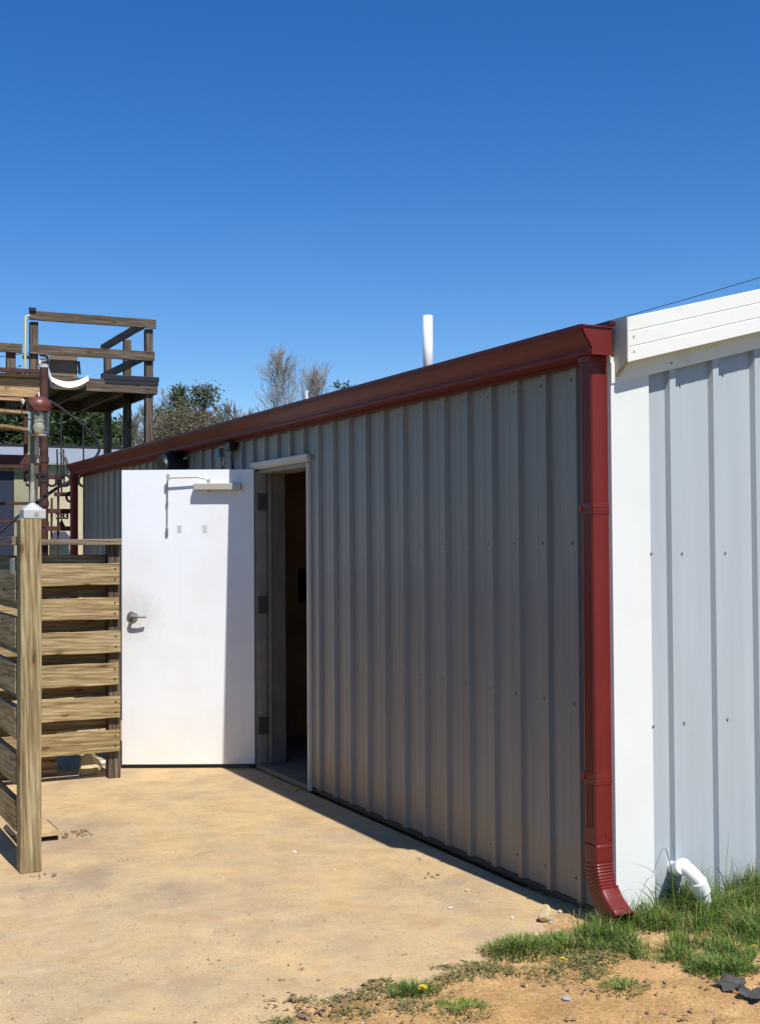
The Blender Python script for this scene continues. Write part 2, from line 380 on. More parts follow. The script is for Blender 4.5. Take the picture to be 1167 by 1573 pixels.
for j in range(len(ys)-1):
    for i in range(nx-1): g.f.append((j*nx+i, j*nx+i+1, (j+1)*nx+i+1, (j+1)*nx+i))
o = g.build('ground', M['dirt'], smooth=False, fixn=False)
for p in o.data.polygons: p.use_smooth = True
tag(o, None, None, kind='structure')
# concrete pad: a 20 cm slab, its worn near edge buried by soil
pad = MB()
pe = [(x, y-.12+.03*noise.noise(Vector((x*5, 0, 0)))) for x, y in [(-.9, 3.55)]+[(a, b) for a, b in EDGE if 0 <= a <= 2.95]]+[(3.06, 4.42), (3.06, 14.0), (-.9, 14.0)]
pad.prism(pe, (0, 0, -.16), (0, 0, 0), (1, 0, 0), (0, 1, 0))
o = pad.build('concrete_pad', M['pad']); tag(o, None, None, kind='structure')

# ------------------------------------------------------------------ the metal building
X0, Y0, Y1 = 3.10, 4.20, 13.55
XR = 11.5                      # far side
SL = .2475                     # roof slope 3 in 12
B = thing('metal_building', 'grey ribbed metal building with red gutter, white corner trim and an open doorway', 'building', (X0, Y0, 0))
PITCH = .2286
def ribprof(L, start, RH=.025):   # returns (s, out) polyline along the wall, out = outward height
    pts = [(0, 0)]
    k = start
    while k < L:
        for ds, h in ((-.022, 0), (-.014, RH), (.014, RH), (.022, 0), (.078, 0), (.084, .0014), (.090, .0014), (.096, 0), (.134, 0), (.140, .0014), (.146, .0014), (.152, 0)):
            s_ = k+ds
            if 0 < s_ < L: pts.append((s_, h))
        k += PITCH
    pts.append((L, 0)); return pts
def wallstrip(mb, org, du, dn, prof, zb, zt):
    o = len(mb.v)
    for s_, h in prof:
        p = Vector(org)+Vector(du)*s_+Vector(dn)*h
        mb.v.append(Vector((p.x, p.y, zb(s_)))); mb.v.append(Vector((p.x, p.y, zt(s_))))
    for i in range(len(prof)-1): mb.f.append((o+2*i, o+2*i+2, o+2*i+3, o+2*i+1))
DY0, DY1, DZ = 7.33, 8.26, 2.07    # doorway hole (outside of frame)
prof = ribprof(Y1-Y0, 4.435-Y0, .020)
def cut(prof, a, b):
    def h_at(t):
        for (s0, h0), (s1, h1) in zip(prof, prof[1:]):
            if s0 <= t <= s1: return h0+(h1-h0)*(t-s0)/(s1-s0) if s1 > s0 else h0
        return 0
    return [(a, h_at(a))]+[p for p in prof if a < p[0] < b]+[(b, h_at(b))]
sw = MB()
TOPZ = 2.37
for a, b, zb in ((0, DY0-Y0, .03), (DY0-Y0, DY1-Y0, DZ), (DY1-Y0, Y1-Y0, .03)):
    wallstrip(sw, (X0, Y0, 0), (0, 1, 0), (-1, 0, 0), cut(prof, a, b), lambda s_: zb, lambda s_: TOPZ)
o = sw.build('side_wall', M['shadedpanel'], B, fixn=False); tag(o, 'shaded grey ribbed wall with the open doorway', None)
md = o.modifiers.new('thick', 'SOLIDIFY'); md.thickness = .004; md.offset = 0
gp = ribprof(XR-X0-.155, 3.389-X0-.155)
gw = MB(); wallstrip(gw, (X0+.155, Y0, 0), (1, 0, 0), (0, -1, 0), gp, lambda s_: .0, lambda s_: 2.27+SL*min(s_+.155, 4.2)-SL*max(0, s_+.155-4.2))
o = gw.build('gable_wall', M['panel'], B, fixn=False); tag(o, 'sunlit pale blue grey ribbed wall', None)
md = o.modifiers.new('thick', 'SOLIDIFY'); md.thickness = .004; md.offset = 0
# far and hidden walls close the shell
t = MB(); t.box((X0+.02, Y1-.03, .03), (XR, Y1, 2.37)); t.box((XR-.03, Y0+.03, 0), (XR, Y1-.03, 2.36)); t.build('rear_wall', M['shadedpanel'], B)
# side wall girt line + base angle
t = MB(); t.box((X0-.003, Y0+.19, .0), (X0+.05, DY0, .026)); t.box((X0-.003, DY1, .0), (X0+.05, Y1, .026)); t.build('base_trim', M['hinge'], B)
# roof: two slopes
RX = X0+4.2; RZ = 2.40+SL*4.2
t = MB()
def slab(mb, p0, p1, th):
    (xa, za), (xb, zb) = p0, p1
    mb.add([(xa, Y0-.001, za), (xb, Y0-.001, zb), (xb, Y1+.04, zb), (xa, Y1+.04, za), (xa, Y0-.001, za-th), (xb, Y0-.001, zb-th), (xb, Y1+.04, zb-th), (xa, Y1+.04, za-th)],
           [(0, 1, 2, 3), (7, 6, 5, 4), (0, 4, 5, 1), (1, 5, 6, 2), (2, 6, 7, 3), (3, 7, 4, 0)])
slab(t, (X0-.020, 2.405), (RX, RZ), .02); slab(t, (RX+.001, RZ), (XR+.02, RZ-SL*(XR-RX)), .02)
roof = t.build('roof', M['roof'], B)
t = MB(); t.box((X0-.03, Y0-.035, 2.408), (X0-.006, Y1+.03, 2.424)); t.build('drip_edge', M['darkroof'], B)
# soffit closure under gutter
t = MB(); t.box((X0-.028, Y0+.012, 2.268), (X0-.0215, Y1, 2.402)); t.build('eave_trim', M['gutter'], B)
# gutter, K profile: (out, z)
gpf = [(0, 2.400), (0, 2.288), (.095, 2.288), (.100, 2.300), (.097, 2.312), (.106, 2.330), (.124, 2.355), (.135, 2.372), (.138, 2.385), (.145, 2.387), (.145, 2.402), (.138, 2.402), (.136, 2.391), (.130, 2.388), (.116, 2.358), (.100, 2.335), (.091, 2.315), (.090, 2.294), (.006, 2.294), (.006, 2.400)]
GX = X0-.03; GY0 = 4.165
t = MB(); t.prism(gpf, (GX, GY0+.003, 0), (GX, Y1+.02, 0), (-1, 0, 0), (0, 0, 1)); gut = t.build('gutter', M['gutter'], B, smooth=False)
cpf = [(0, 2.398)]+[(0, 2.288)]+gpf[2:11]
t = MB(); t.prism(cpf, (GX+.004, GY0-.006, 0), (GX+.004, GY0+.002, 0), (-1, 0, 0), (0, 0, 1)); t.build('end_cap', M['red'], gut)
t = MB(); t.box((GX+.002, GY0-.012, 2.283), (GX-.1, GY0-.0065, 2.291)); t.build('end_flange', M['red'], gut); t = MB(); t.box((GX+.002, GY0-.012, 2.394), (GX-.14, GY0-.0065, 2.400)); t.build('end_flange', M['red'], gut)
t = MB(); t.prism(cpf, (GX, Y1+.021, 0), (GX, Y1+.027, 0), (-1, 0, 0), (0, 0, 1)); t.build('end_cap', M['gutter'], gut)
# downspout
def rrect(w, h, r=.012, flute=.0045):
    pts = []
    for cx_, cy_, a0 in ((w/2-r, h/2-r, 0), (-w/2+r, h/2-r, 90), (-w/2+r, -h/2+r, 180), (w/2-r, -h/2+r, 270)):
        for k in range(4): a = R(a0+30*k); pts.append((cx_+r*math.cos(a), cy_+r*math.sin(a)))
    return pts
def fluted(w, h, r=.012, fl=.004):
    # rectangular pipe with shallow grooves down each face
    pts = []
    def face(a, b, nrm):
        n = 3
        for k in range(n):
            t0 = (k+.5)/n*.8+.1
            for dt, d in ((-.07, 0), (-.03, -fl), (.03, -fl), (.07, 0)):
                t_ = t0+dt; pts.append((a[0]+(b[0]-a[0])*t_+nrm[0]*d, a[1]+(b[1]-a[1])*t_+nrm[1]*d))
    q = rrect(w, h, r)
    # order: corner arcs ccw; faces between
    c = [q[0:4], q[4:8], q[8:12], q[12:16]]; nr = [(0, 1), (-1, 0), (0, -1), (1, 0)]
    for i in range(4):
        pts += c[i]; nxt = c[(i+1) % 4][0]
        if i in (1, 3): face(c[i][-1], nxt, nr[i])
    return pts
dsx, dsy = 3.047, 4.245
pf = fluted(.088, .088)
path = [(Vector((dsx, dsy, 2.30)), 0), (Vector((dsx, dsy, .27)), 0)]
t = MB(); t.prism(pf, path[0][0], path[1][0], (1, 0, 0), (0, 1, 0)); ds = t.build('downspout', M['red'], B, smooth=True)
# elbow with crimp rings: sweeps from straight down towards the camera side (-Y)
def sweep(mb, prof, frames):
    o = len(mb.v); n = len(prof)
    for c, ax, ay, sc in frames:
        for a, b in prof: mb.v.append(c+ax*a*sc+ay*b*sc)
    for i in range(len(frames)-1):
        for k in range(n): mb.f.append((o+i*n+k, o+(i+1)*n+k, o+(i+1)*n+(k+1) % n, o+i*n+(k+1) % n))
fr = []
rad = .21; n = 26; zt = .325; th_end = R(56)
for i in range(7): fr.append((Vector((dsx, dsy, zt-.004*i*3)), Vector((1, 0, 0)), Vector((0, 1, 0)), 1.06 if i % 2 else 1.02))
zc = zt-.075
for i in range(n+1):
    th = th_end*i/n
    c = Vector((dsx, dsy-rad+rad*math.cos(th), zc-rad*math.sin(th)))
    ay = Vector((0, math.cos(th), -math.sin(th)))
    fr.append((c, Vector((1, 0, 0)), ay, (1.07 if i % 2 else 1.0) if i < 17 else 1.03))
dirv = Vector((0, -math.sin(th_end), -math.cos(th_end)))
for k in (.03, .06): fr.append((c+dirv*k, Vector((1, 0, 0)), ay, 1.03))
rad = .21
t = MB(); sweep(t, rrect(.088, .088), fr)
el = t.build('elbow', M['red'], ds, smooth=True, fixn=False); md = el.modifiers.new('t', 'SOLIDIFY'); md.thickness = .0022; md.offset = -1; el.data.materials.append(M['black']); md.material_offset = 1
# shade inside the mouth is painted: the inner face takes black
for z in (1.66, .575):
    t = MB()
    for k in (0, .014):
        t.prism(rrect(.095, .095, .012), (dsx, dsy, z+k), (dsx, dsy, z+k+.005), (1, 0, 0), (0, 1, 0))
    t.prism(rrect(.0925, .0925, .012), (dsx, dsy, z-.012), (dsx, dsy, z+.03), (1, 0, 0), (0, 1, 0))
    t.box((dsx-.056, dsy+.035, z+.0), (dsx-.0478, dsy+.048, z+.018))
    t.build('strap', M['red'], ds, bevel=.001)
t = MB(); t.prism(rrect(.0915, .0915, .012), (dsx, dsy, .325), (dsx, dsy, .39), (1, 0, 0), (0, 1, 0))
t.tube([(dsx+.0, dsy-.046, .368), (dsx+.0, dsy-.05, .368)], .004, 8); t.tube([(dsx+.02, dsy-.046, .345), (dsx+.02, dsy-.05, .345)], .0035, 8)
t.build('joint_sleeve', M['red'], ds)
t = MB(); t.prism(rrect(.105, .095, .01), (dsx, dsy, 2.262), (dsx, dsy, 2.287), (1, 0, 0), (0, 1, 0)); t.build('outlet', M['red'], ds)
# far downspout
t = MB(); t.prism(fluted(.07, .09), (2.985, 13.46, .05), (2.985, 13.46, 2.288), (1, 0, 0), (0, 1, 0)); o = t.build('downspout', M['gutter'], B, smooth=True); tag(o, 'dark red downspout at the far end of the wall', None)
# corner trim
t = MB(); t.box((X0-.022, Y0-.024, -.02), (X0+.168, Y0-.0205, 2.28)); t.box((X0-.022, Y0-.0204, -.02), (X0-.0185, Y0+.12, 2.36)); t.box((X0+.1645, Y0-.0204, -.02), (X0+.168, Y0-.001, 2.28))
t.box((X0-.0185, Y0-.0204, 0), (X0-.012, Y0+.1, 2.27))
t.build('corner_trim', M['white'], B)
t = MB(); t.box((X0-.022, Y0-.0275, .06), (X0-.016, Y0-.0245, 2.2)); 
# rake box
def rk(x, z): return z+SL*(x-X0)
rake = MB(); xa, xb = X0+.003, RX
yf = Y0-.105
prof_r = [(0, -.020), (0, .002), (yf-Y0+.003, .002), (yf-Y0, -.004)]
zb = 2.248; zt_ = 2.425
# fascia: three stepped bands; profile points (y, z offset at X0)
P_ = [(Y0-.002, zb+.002), (yf+.004, zb), (yf, zb+.003), (yf, zb+.056), (yf+.005, zb+.0605), (yf+.001, zb+.064), (yf+.001, zb+.118), (yf+.006, zb+.1225), (yf+.002, zb+.126), (yf+.002, zt_), (yf+.012, zt_+.004), (Y0-.002, zt_+.004)]
o_ = len(rake.v)
for x in (xa, xb):
    for y, z in P_: rake.v.append(Vector((x, y, rk(x, z))))
n = len(P_)
for k in range(n): rake.f.append((k, (k+1) % n, n+(k+1) % n, n+k))
rake.f.append(tuple(range(n))[::-1]); rake.f.append(tuple(range(n, 2*n)))
ra = rake.build('rake_trim', M['rake'], B)
# end cap of the rake box, rust-stained, rounded lower edge
t = MB()
prof_c = [(Y0-.001, 2.205), (Y0-.03, 2.212), (Y0-.065, 2.232), (yf-.004, 2.262), (yf-.006, 2.30), (yf-.006, 2.433), (Y0-.001, 2.433)]
vs = [Vector((xa-.006, y, z)) for y, z in prof_c]+[Vector((xa, y, z)) for y, z in prof_c]; n = len(prof_c)
t.add(vs, [tuple(range(n)), tuple(range(n, 2*n))[::-1]]+[(k, (k+1) % n, n+(k+1) % n, n+k) for k in range(n)])
t.build('rake_end', M['frame'], ra)
t = MB()
t.tube([(xa+.004, y, z) for y, z in ((Y0-.006, 2.200), (Y0-.03, 2.206), (Y0-.062, 2.226), (Y0-.095, 2.254))], [.005, .008, .005, .007], 8)
t.build('sealant_bead', M['rustystain'], ra, smooth=True)
for dx, dz in ((.03, .04), (.03, .10)):
    t = MB(); t.tube([(xa+dx, yf, rk(xa+dx, zb+dz)), (xa+dx, yf-.004, rk(xa+dx, zb+dz))], .003, 8); t.build('screw', M['rustystain'], ra)
# frieze strip under soffit
t = MB()
for x in (X0-.0225, RX):
    for y, z in ((Y0-.0245, 2.175), (Y0-.030, 2.178), (Y0-.030, 2.262), (Y0-.0245, 2.262)): t.v.append(Vector((x, y, rk(x, z))))
t.f += [(0, 1, 5, 4), (1, 2, 6, 5), (2, 3, 7, 6), (3, 0, 4, 7), (3, 2, 1, 0), (4, 5, 6, 7)]
fs = t.build('frieze_trim', M['rake'], B)
for x in (X0+.0, X0+.27): 
    t = MB(); t.tube([(x+.01, Y0-.030, rk(x, 2.205)), (x+.01, Y0-.034, rk(x, 2.205))], .0045, 8); t.build('screw', M['rustystain'], fs)
# screws
def screw(x, y, z, nrm, mat='screw', k=1):
    c = Vector((x, y, z)); n_ = Vector(nrm); t = MB(); t.tube([c, c+n_*.002], .0085*k, 8); t.tube([c+n_*.002, c+n_*.007], .0052*k, 6); return t.build('screw', M[mat], B)
k = 0
while 4.435-.05+k*PITCH < 9.6:
    y = 4.435+.045+k*PITCH
    if y < 8.4:
        for z in (2.225, 1.53, .85, .12):
            if DY0-.05 < y < DY1+.05 and z < DZ: continue
            if z == .12 and k > 8: continue
            screw(X0, y, z, (-1, 0, 0))
    k += 1
for x in (3.215+.055, 3.446, 3.676, 3.906):
    for z in (1.485, .782): screw(x, Y0 if x > 3.3 else Y0-.0235, z, (0, -1, 0), 'steel', .8)
    if x > 3.3: screw(x, Y0, rk(x, 2.10), (0, -1, 0), 'steel', .8)

# ------------------------------------------------------------------ doorway: frame, interior, leaf
fr_ = thing  # alias unused
FY0, FY1 = 7.345, 8.245; FT = 2.045
t = MB()
t.box((X0-.002, FY0-.02, .0), (X0-.002+.19, FY0, FT+.0))              # near jamb
t.box((X0-.022, DY1-.001, .02), (X0+.012, DY1+.045, FT))               # far outer casing
t.box((X0+.0, FY1-.003, .02), (X0+.05, DY1-.002, FT))                  # far jamb rabbet
t.box((X0+.066, FY1-.018, .02), (X0+.085, DY1, FT))                    # stop
t.box((X0+.0, FY0+.0, FT-.02), (X0+.19, FY1, FT+.02))                  # head
frame = t.build('door_frame', M['jamb'], B, bevel=.002)
t = MB(); t.box((X0-.024, FY0-.02, 0), (X0-.0025, FY0, FT)); t.build('casing', M['frame'], frame)
t = MB(); t.box((X0+.0855, FY1-.006, .02), (X0+.19, DY1, FT-.022)); t.build('inner_jamb', M['dullframe'], frame)
t = MB(); t.box((X0-.04, FY0-.04, FT+.021), (X0-.0245, DY1+.06, FT+.055)); t.box((X0-.0245, FY0-.03, FT+.01), (X0-.004, DY1+.05, FT+.048)); t.build('header_trim', M['frame'], frame, bevel=.002)
t = MB(); t.box((X0-.03, FY0, .0), (X0+.19, FY1, .032)); t.build('threshold', M['dullframe'], frame, bevel=.003)
for z in (1.83, 1.12, .29):
    t = MB(); t.box((X0+.002, FY1-.008, z-.06), (X0+.055, FY1-.0035, z+.06)); t.tube([(X0-.006, FY1-.0, z-.06), (X0-.006, FY1-.0, z+.06)], .008, 8); t.build('hinge', M['hinge'], frame)
# interior: floor, brown partition, ceiling
t = MB(); t.box((X0+.2, Y0+.2, .0), (XR-.1, Y1-.1, .028)); t.build('interior_floor', M['intfloor'], B)
t = MB(); t.box((X0+.03, 9.3, .03), (5.6, 9.36, 2.36)); t.box((5.6, 6.6, .03), (5.66, 9.36, 2.36)); t.box((X0+.03, 6.5, .03), (5.66, 6.56, 2.36)); t.box((X0+.03, 6.5, 2.361), (5.66, 9.36, 2.38)); 
t.box((X0+.03, 8.27, .03), (X0+.19, 9.299, 2.36)); t.box((X0+.03, 6.561, .03), (X0+.19, 7.32, 2.36)); t.box((X0+.03, 7.32, 2.07), (X0+.19, 8.27, 2.36))
t.build('partition', M['dark'], B)
pA = at(470, 900, 9.2)
t = MB(); t.box((pA.x-.03, 9.12, pA.z-.13), (pA.x+.2, 9.299, pA.z+.13)); o = t.build('wall_panel_box', M['black'], B, bevel=.01)

# open leaf
H = Vector((3.068, 8.262, 0)); Fp = Vector((2.248, 8.672, 0)); U = (Fp-H).normalized(); Nn = Vector((-U.y, U.x, 0)); 
if Nn.y > 0: Nn = -Nn
LM = Matrix((U, Nn, Vector((0, 0, 1)))).transposed().to_4x4(); LM.translation = H
def D(u, n, z): return LM @ Vector((u, n, z))
WL = .914
t = MB(); t.box((0, -.044, .028), (WL, 0, 2.056), LM)
leaf = t.build('door_leaf', M['door'], B, bevel=.0015)
tag(leaf, 'white steel door leaf standing open against the yard', None)
t = MB(); t.box((0.01, -.040, .018), (WL-.01, -.004, .0275), LM); t.build('bottom_sweep', M['black'], leaf)
def upx(px): return (395-px)/208*WL
# closer body
zc = 1.937
t = MB(); t.box((upx(376), .002, zc-.024), (upx(302), .060, zc+.022), LM); cl = t.build('door_closer', M['closer'], leaf, bevel=.004)
t = MB(); t.tube([D(upx(325), .035, zc+.022), D(upx(325), .035, zc+.05)], .011, 12); t.build('closer_spindle', M['closer'], leaf)
t = MB(); t.tube([D(upx(325), .035, zc-.024), D(upx(325), .035, zc-.036)], .010, 12); t.build('closer_screw', M['closer'], leaf)
t = MB()
t.tube([D(upx(326), .035, zc+.040), D(upx(318), .038, zc+.058), D(upx(306), .040, zc+.066), D(upx(262), .045, zc+.062)], .0062, 8)
t.tube([D(upx(262), .045, zc+.045), D(upx(262), .045, zc+.085)], .011, 10)
t.build('closer_arm', M['closer'], leaf, smooth=True)
t = MB()
t.tube([D(upx(261), .040, zc+.075), D(upx(259.5), .010, zc+.02), D(upx(259), .008, zc-.12)], .0055, 8)
t.tube([D(upx(259), .009, zc-.10), D(upx(259), .009, zc-.13)], .0085, 8)
t.tube([D(upx(259), .008, zc-.12), D(upx(258.5), .007, zc-.295)], .0045, 8)
t.box((upx(260.5), .001, zc-.335), (upx(256.5), .013, zc-.285), LM)
t.build('closer_forearm', M['steel'], leaf, smooth=True)
# lever handle
hz = 1.045
t = MB()
c = D(upx(204), 0, hz)
t.tube([c, c+Nn*.008, c+Nn*.012], [.038, .038, .030], 24); t.tube([c+Nn*.010, c+Nn*.052], .0125, 14)
h = t.build('door_handle', M['steel'], leaf, smooth=True)
t = MB(); e = c+Nn*.052-Vector((0, 0, .0)); t.tube([e-Nn*.0, e-U*.02+Nn*.006, e-U*.06+Nn*.006, e-U*.105], [.011, .010, .0085, .009], 12); t.build('lever', M['steel'], h, smooth=True)
t = MB(); t.tube([c+Nn*.012, c+Nn*.014], .008, 12); t.build('keyhole', M['black'], h)
# tape residue squares
for px in (278, 318):
    t = MB(); t.box((upx(px)-.014, .0006, 1.62), (upx(px)+.016, .0013, 1.672), LM); t.build('tape_mark', M['tape'], leaf)

# things fixed on the side wall above the door
L1 = thing('flood_light', 'small black twin flood light with hanging grey bracket, right of the other fixture', 'flood light', (X0, 8.75, 2.2))
t = MB(); t.box((X0-.075, 8.64, 2.215), (X0-.022, 8.76, 2.275)); t.build('housing', M['black'], L1, bevel=.004)
t = MB(); t.tube([(X0-.05, 8.76, 2.25), (X0-.07, 8.82, 2.255), (X0-.08, 8.86, 2.24)], .012, 8); t.lathe((X0-.08, 8.86, 2.20), [(0, .045), (.02, .04), (.028, .01), (.033, -.02), (.030, -.022), (0, -.012)], 14); t.build('lamp_head', M['steel'], L1, smooth=True)
t = MB(); t.tube([(X0-.04, 8.84, 2.20), (X0-.045, 8.86, 2.12)], [.008, .014], 8); t.build('sensor', M['greybox'], L1, smooth=True)
t = MB(); t.tube([(X0-.03, 8.71, 2.215), (X0-.028, 8.72, 2.12), (X0-.03, 8.70, 2.07)], [.004, .006, .013], 8); t.build('cable', M['black'], L1, smooth=True)
L2 = thing('wall_fan', 'bulky black round fixture on the side wall above the open white door', 'wall fixture', (X0, 9.95, 2.15))
t = MB(); t.tube([(X0-.025, 9.95, 2.2), (X0-.10, 9.93, 2.17), (X0-.20, 9.92, 2.15)], [.11, .13, .10], 20); t.build('fixture_body', M['black'], L2, smooth=True)
t = MB(); t.tube(arc((X0-.12, 10.1, 2.16), (0, 1, 0), (0, 0, 1), .10, 0, 2*math.pi, 20), .012, 8); t.build('ring', M['blackiron'], L2, smooth=True)
t = MB(); t.tube([(X0-.02, 9.8, 2.24), (X0-.1, 9.9, 2.2)], .012, 8); t.build('bracket', M['steel'], L2, smooth=True); t = MB(); t.tube([(X0-.1, 10.06, 2.1), (X0-.16, 10.18, 2.07)], .015, 8); t.build('bracket', M['steel'], L2, smooth=True)

# vent pipe on the roof
p = at(657, 530, 12.4); zr = 2.405+SL*(p.x-X0)
V = thing('vent_pipe', 'tall white plastic vent pipe standing on the metal roof', 'vent pipe', (p.x, p.y, zr))
ptop = at(657, 485, 12.4).z
t = MB(); t.tube([(p.x, p.y, zr-.05), (p.x, p.y, ptop)], .055, 24, False); o = t.build('pipe', M['pvc'], V, smooth=True, fixn=False); md = o.modifiers.new('t', 'SOLIDIFY'); md.thickness = .006; md.offset = -1
t = MB(); t.lathe((p.x, p.y, zr), [(.16, -.04), (.13, .01), (.07, .08), (.058, .10)], 20); t.build('flashing', M['black'], V, smooth=True)
# pvc drain elbow on gable wall
dp = [at(1041, 1334, 4.16), at(1047, 1332, 4.10), at(1058, 1337, 4.06), at(1070, 1350, 4.04), at(1078, 1366, 4.04), at(1081, 1385, 4.05), at(1083, 1415, 4.06)]
dr = thing('drain_pipe', 'white plastic drain elbow leaving the pale wall and dropping into the grass', 'drain pipe', (dp[-1].x, dp[-1].y, 0))
dp = [Vector((dp[0].x, 4.205, dp[0].z-.002))]+dp
t = MB(); t.tube(dp, .028, 20); t.build('pipe', M['pvc'], dr, smooth=True)
def coll(a, b, r): t = MB(); t.tube([a, b], r, 20); return t.build('collar', M['pvc'], dr, smooth=True, bevel=.002)
coll(dp[1], dp[2]+(dp[2]-dp[1])*.4, .033); coll(dp[4]+(dp[5]-dp[4])*.2, dp[5]+(dp[6]-dp[5])*.25, .0335)

# ------------------------------------------------------------------ fence
def rag(mb, a, b, axis, seed):
    # plank with slightly wavy long edges and cupped faces
    r = random.Random(seed); a = Vector(a); b = Vector(b); ax = 'xyz'.index(axis)
    n = 9; oth = [i for i in range(3) if i != ax]; o = len(mb.v)
    for k in range(n+1):
        t_ = k/n; c = a[ax]+(b[ax]-a[ax])*t_
        w0 = r.uniform(-.0025, .0025); w1 = r.uniform(-.0025, .0025); bow = r.uniform(-.001, .001)
        for u, v in ((0, 0), (1, 0), (1, 1), (0, 1)):
            p_ = Vector((0, 0, 0)); p_[ax] = c
            p_[oth[0]] = (a if u == 0 else b)[oth[0]]+bow+(w0*.4 if axis == 'z' else 0); p_[oth[1]] = (a if v == 0 else b)[oth[1]]+(w0 if v == 0 else w1)
            mb.v.append(p_)
    for k in range(n):
        for q in range(4): mb.f.append((o+4*k+q, o+4*k+(q+1) % 4, o+4*k+4+(q+1) % 4, o+4*k+4+q))
    mb.f.append((o+3, o+2, o+1, o)); mb.f.append((o+4*n, o+4*n+1, o+4*n+2, o+4*n+3)); return mb
TOPS = [1.418, 1.193, .973, .762, .543, .322]
FP = thing('slat_fence', 'louvred timber fence panel facing the yard, beside the open white door', 'fence', (1.6, 8.3, 0), 'timber screen fence')
for i, z in enumerate(TOPS):
    dx = rnd.uniform(-.012, .01)
    t = rag(MB(), (1.20, 8.30, z-.142), (2.145+dx, 8.335, z), 'x', i); bd = t.build('board', M['pine_x'], FP, bevel=.003)
    for zz in (z-.036, z-.105):
        t = MB(); t.tube([(2.112+dx*.5, 8.300, zz), (2.112+dx*.5, 8.2965, zz)], .0055, 8); t.build('nail', M['screw'], bd)
for i, z in enumerate([1.535]+TOPS[:-1]):
    t = rag(MB(), (1.20, 8.425, z-.225), (2.14, 8.46, z-.06), 'x', 20+i); o = t.build('board', M['pine_x'], FP, bevel=.003); tag(o, 'board on the back face of the panel', None)
t = rag(MB(), (1.19, 8.28, 1.540), (2.15, 8.47, 1.578), 'x', 31); t.build('cap_board', M['deckl_x'], FP, bevel=.003)
t = rag(MB(), (2.075, 8.3365, 0), (2.156, 8.424, 1.539), 'z', 32); t.build('post', M['deck_z'], FP, bevel=.003)
t = rag(MB(), (1.21, 8.3365, 0), (1.298, 8.424, 1.539), 'z', 33); t.build('post', M['deck_z'], FP, bevel=.003)
FL = thing('slat_fence', 'shaded louvred timber fence run joining the corner post with the lamp', 'fence', (1.1, 7.2, 0), 'timber screen fence')
for i, z in enumerate(TOPS):
    t = rag(MB(), (1.100, 6.22, z-.145), (1.135, 8.46, z+.0), 'y', 40+i); t.build('board', M['pine_y'], FL, bevel=.003)
for i, z in enumerate([1.535]+TOPS[:-1]):
    t = rag(MB(), (1.165, 6.22, z-.20), (1.198, 8.28, z-.085), 'y', 60+i); o = t.build('board', M['pine_y'], FL, bevel=.003); tag(o, 'board on the inner face of the run', None)
t = rag(MB(), (1.085, 6.22, 1.540), (1.21, 8.27, 1.578), 'y', 71); t.build('cap_board', M['deckl_y'], FL, bevel=.003)
t = rag(MB(), (1.136, 7.3, 0), (1.164, 7.39, 1.539), 'z', 72); t.build('post', M['pine_z'], FL)
t = rag(MB(), (1.099, 8.2815, 0), (1.185, 8.299, 1.535), 'z', 74); t.build('post', M['pine_z'], FL)
pt = at(22, 868, 6.2)
t = MB(); t.box((1.088, 6.225, 1.40), (1.0995, 6.30, 1.475)); t.build('metal_plate', M['steel'], FL, bevel=.001)
LP = thing('lamp_post', 'square timber post carrying a jelly jar lamp on a conduit', 'lamp post', (1.155, 6.16, 0))
t = rag(MB(), (1.105, 6.112, 0), (1.203, 6.21, 1.664), 'z', 73); t.build('post', M['pine_z'], LP, bevel=.004)
t = MB(); t.box((1.118, 6.108, 1.663), (1.222, 6.215, 1.708)); jb = t.build('junction_box', M['greybox'], LP, bevel=.004)
t = MB(); t.lathe((1.168, 6.16, 1.708), [(.050, 0), (.044, .008), (.022, .022), (.017, .026), (.015, .03)], 20); t.build('conduit_hub', M['greybox'], jb, smooth=True)
t = MB(); t.lathe((1.178, 6.107, 1.685), [(0, 0)], 3) if False else t.tube([(1.178, 6.108, 1.686), (1.178, 6.105, 1.686)], .010, 12); t.build('knockout', M['conduit'], jb)
t = MB(); t.tube([(1.168, 6.16, 1.73), (1.168, 6.16, 1.80)], .0125, 14); t.tube([(1.168, 6.16, 1.80), (1.168, 6.16, 1.84)], .0105, 14); t.build('conduit', M['conduit'], LP, smooth=True)
t = MB(); t.tube([(1.168, 6.16, 1.8), (1.170, 6.165, 2.19)], .0105, 14); t.build('conduit', M['conduitd'], LP, smooth=True)
t = MB(); t.tube([(1.150, 6.14, 1.97), (1.150, 6.14, 2.07)], .005, 8); t.build('bracket_rod', M['yellow'], LP, smooth=True)
t = MB(); t.tube([(1.190, 6.14, 1.93), (1.190, 6.14, 2.07)], .006, 8); t.build('bracket_rod', M['conduit'], LP, smooth=True)
jc = Vector((1.187, 6.10, 0))
t = MB(); t.lathe((jc.x, jc.y, 0), [(0, 2.052), (.034, 2.054), (.044, 2.064), (.049, 2.085), (.049, 2.172), (.046, 2.172), (.046, 2.086), (.041, 2.066), (.030, 2.058), (0, 2.056)], 28); t.build('glass_jar', M['glass'], LP, smooth=True)
t = MB(); t.lathe((jc.x, jc.y, 0), [(0, 2.068), (.018, 2.072), (.027, 2.09), (.027, 2.105), (.021, 2.115), (.026, 2.125), (.020, 2.14), (.024, 2.15), (.014, 2.17), (0, 2.17)], 20); t.build('bulb', M['bulb'], LP, smooth=True)
t = MB(); t.lathe((jc.x, jc.y, 0), [(.050, 2.170), (.054, 2.171), (.056, 2.190), (.058, 2.196), (.054, 2.215), (.040, 2.232), (.018, 2.242), (0, 2.244)], 28); t.build('lamp_cap', M['darkmetal'], LP, smooth=True)
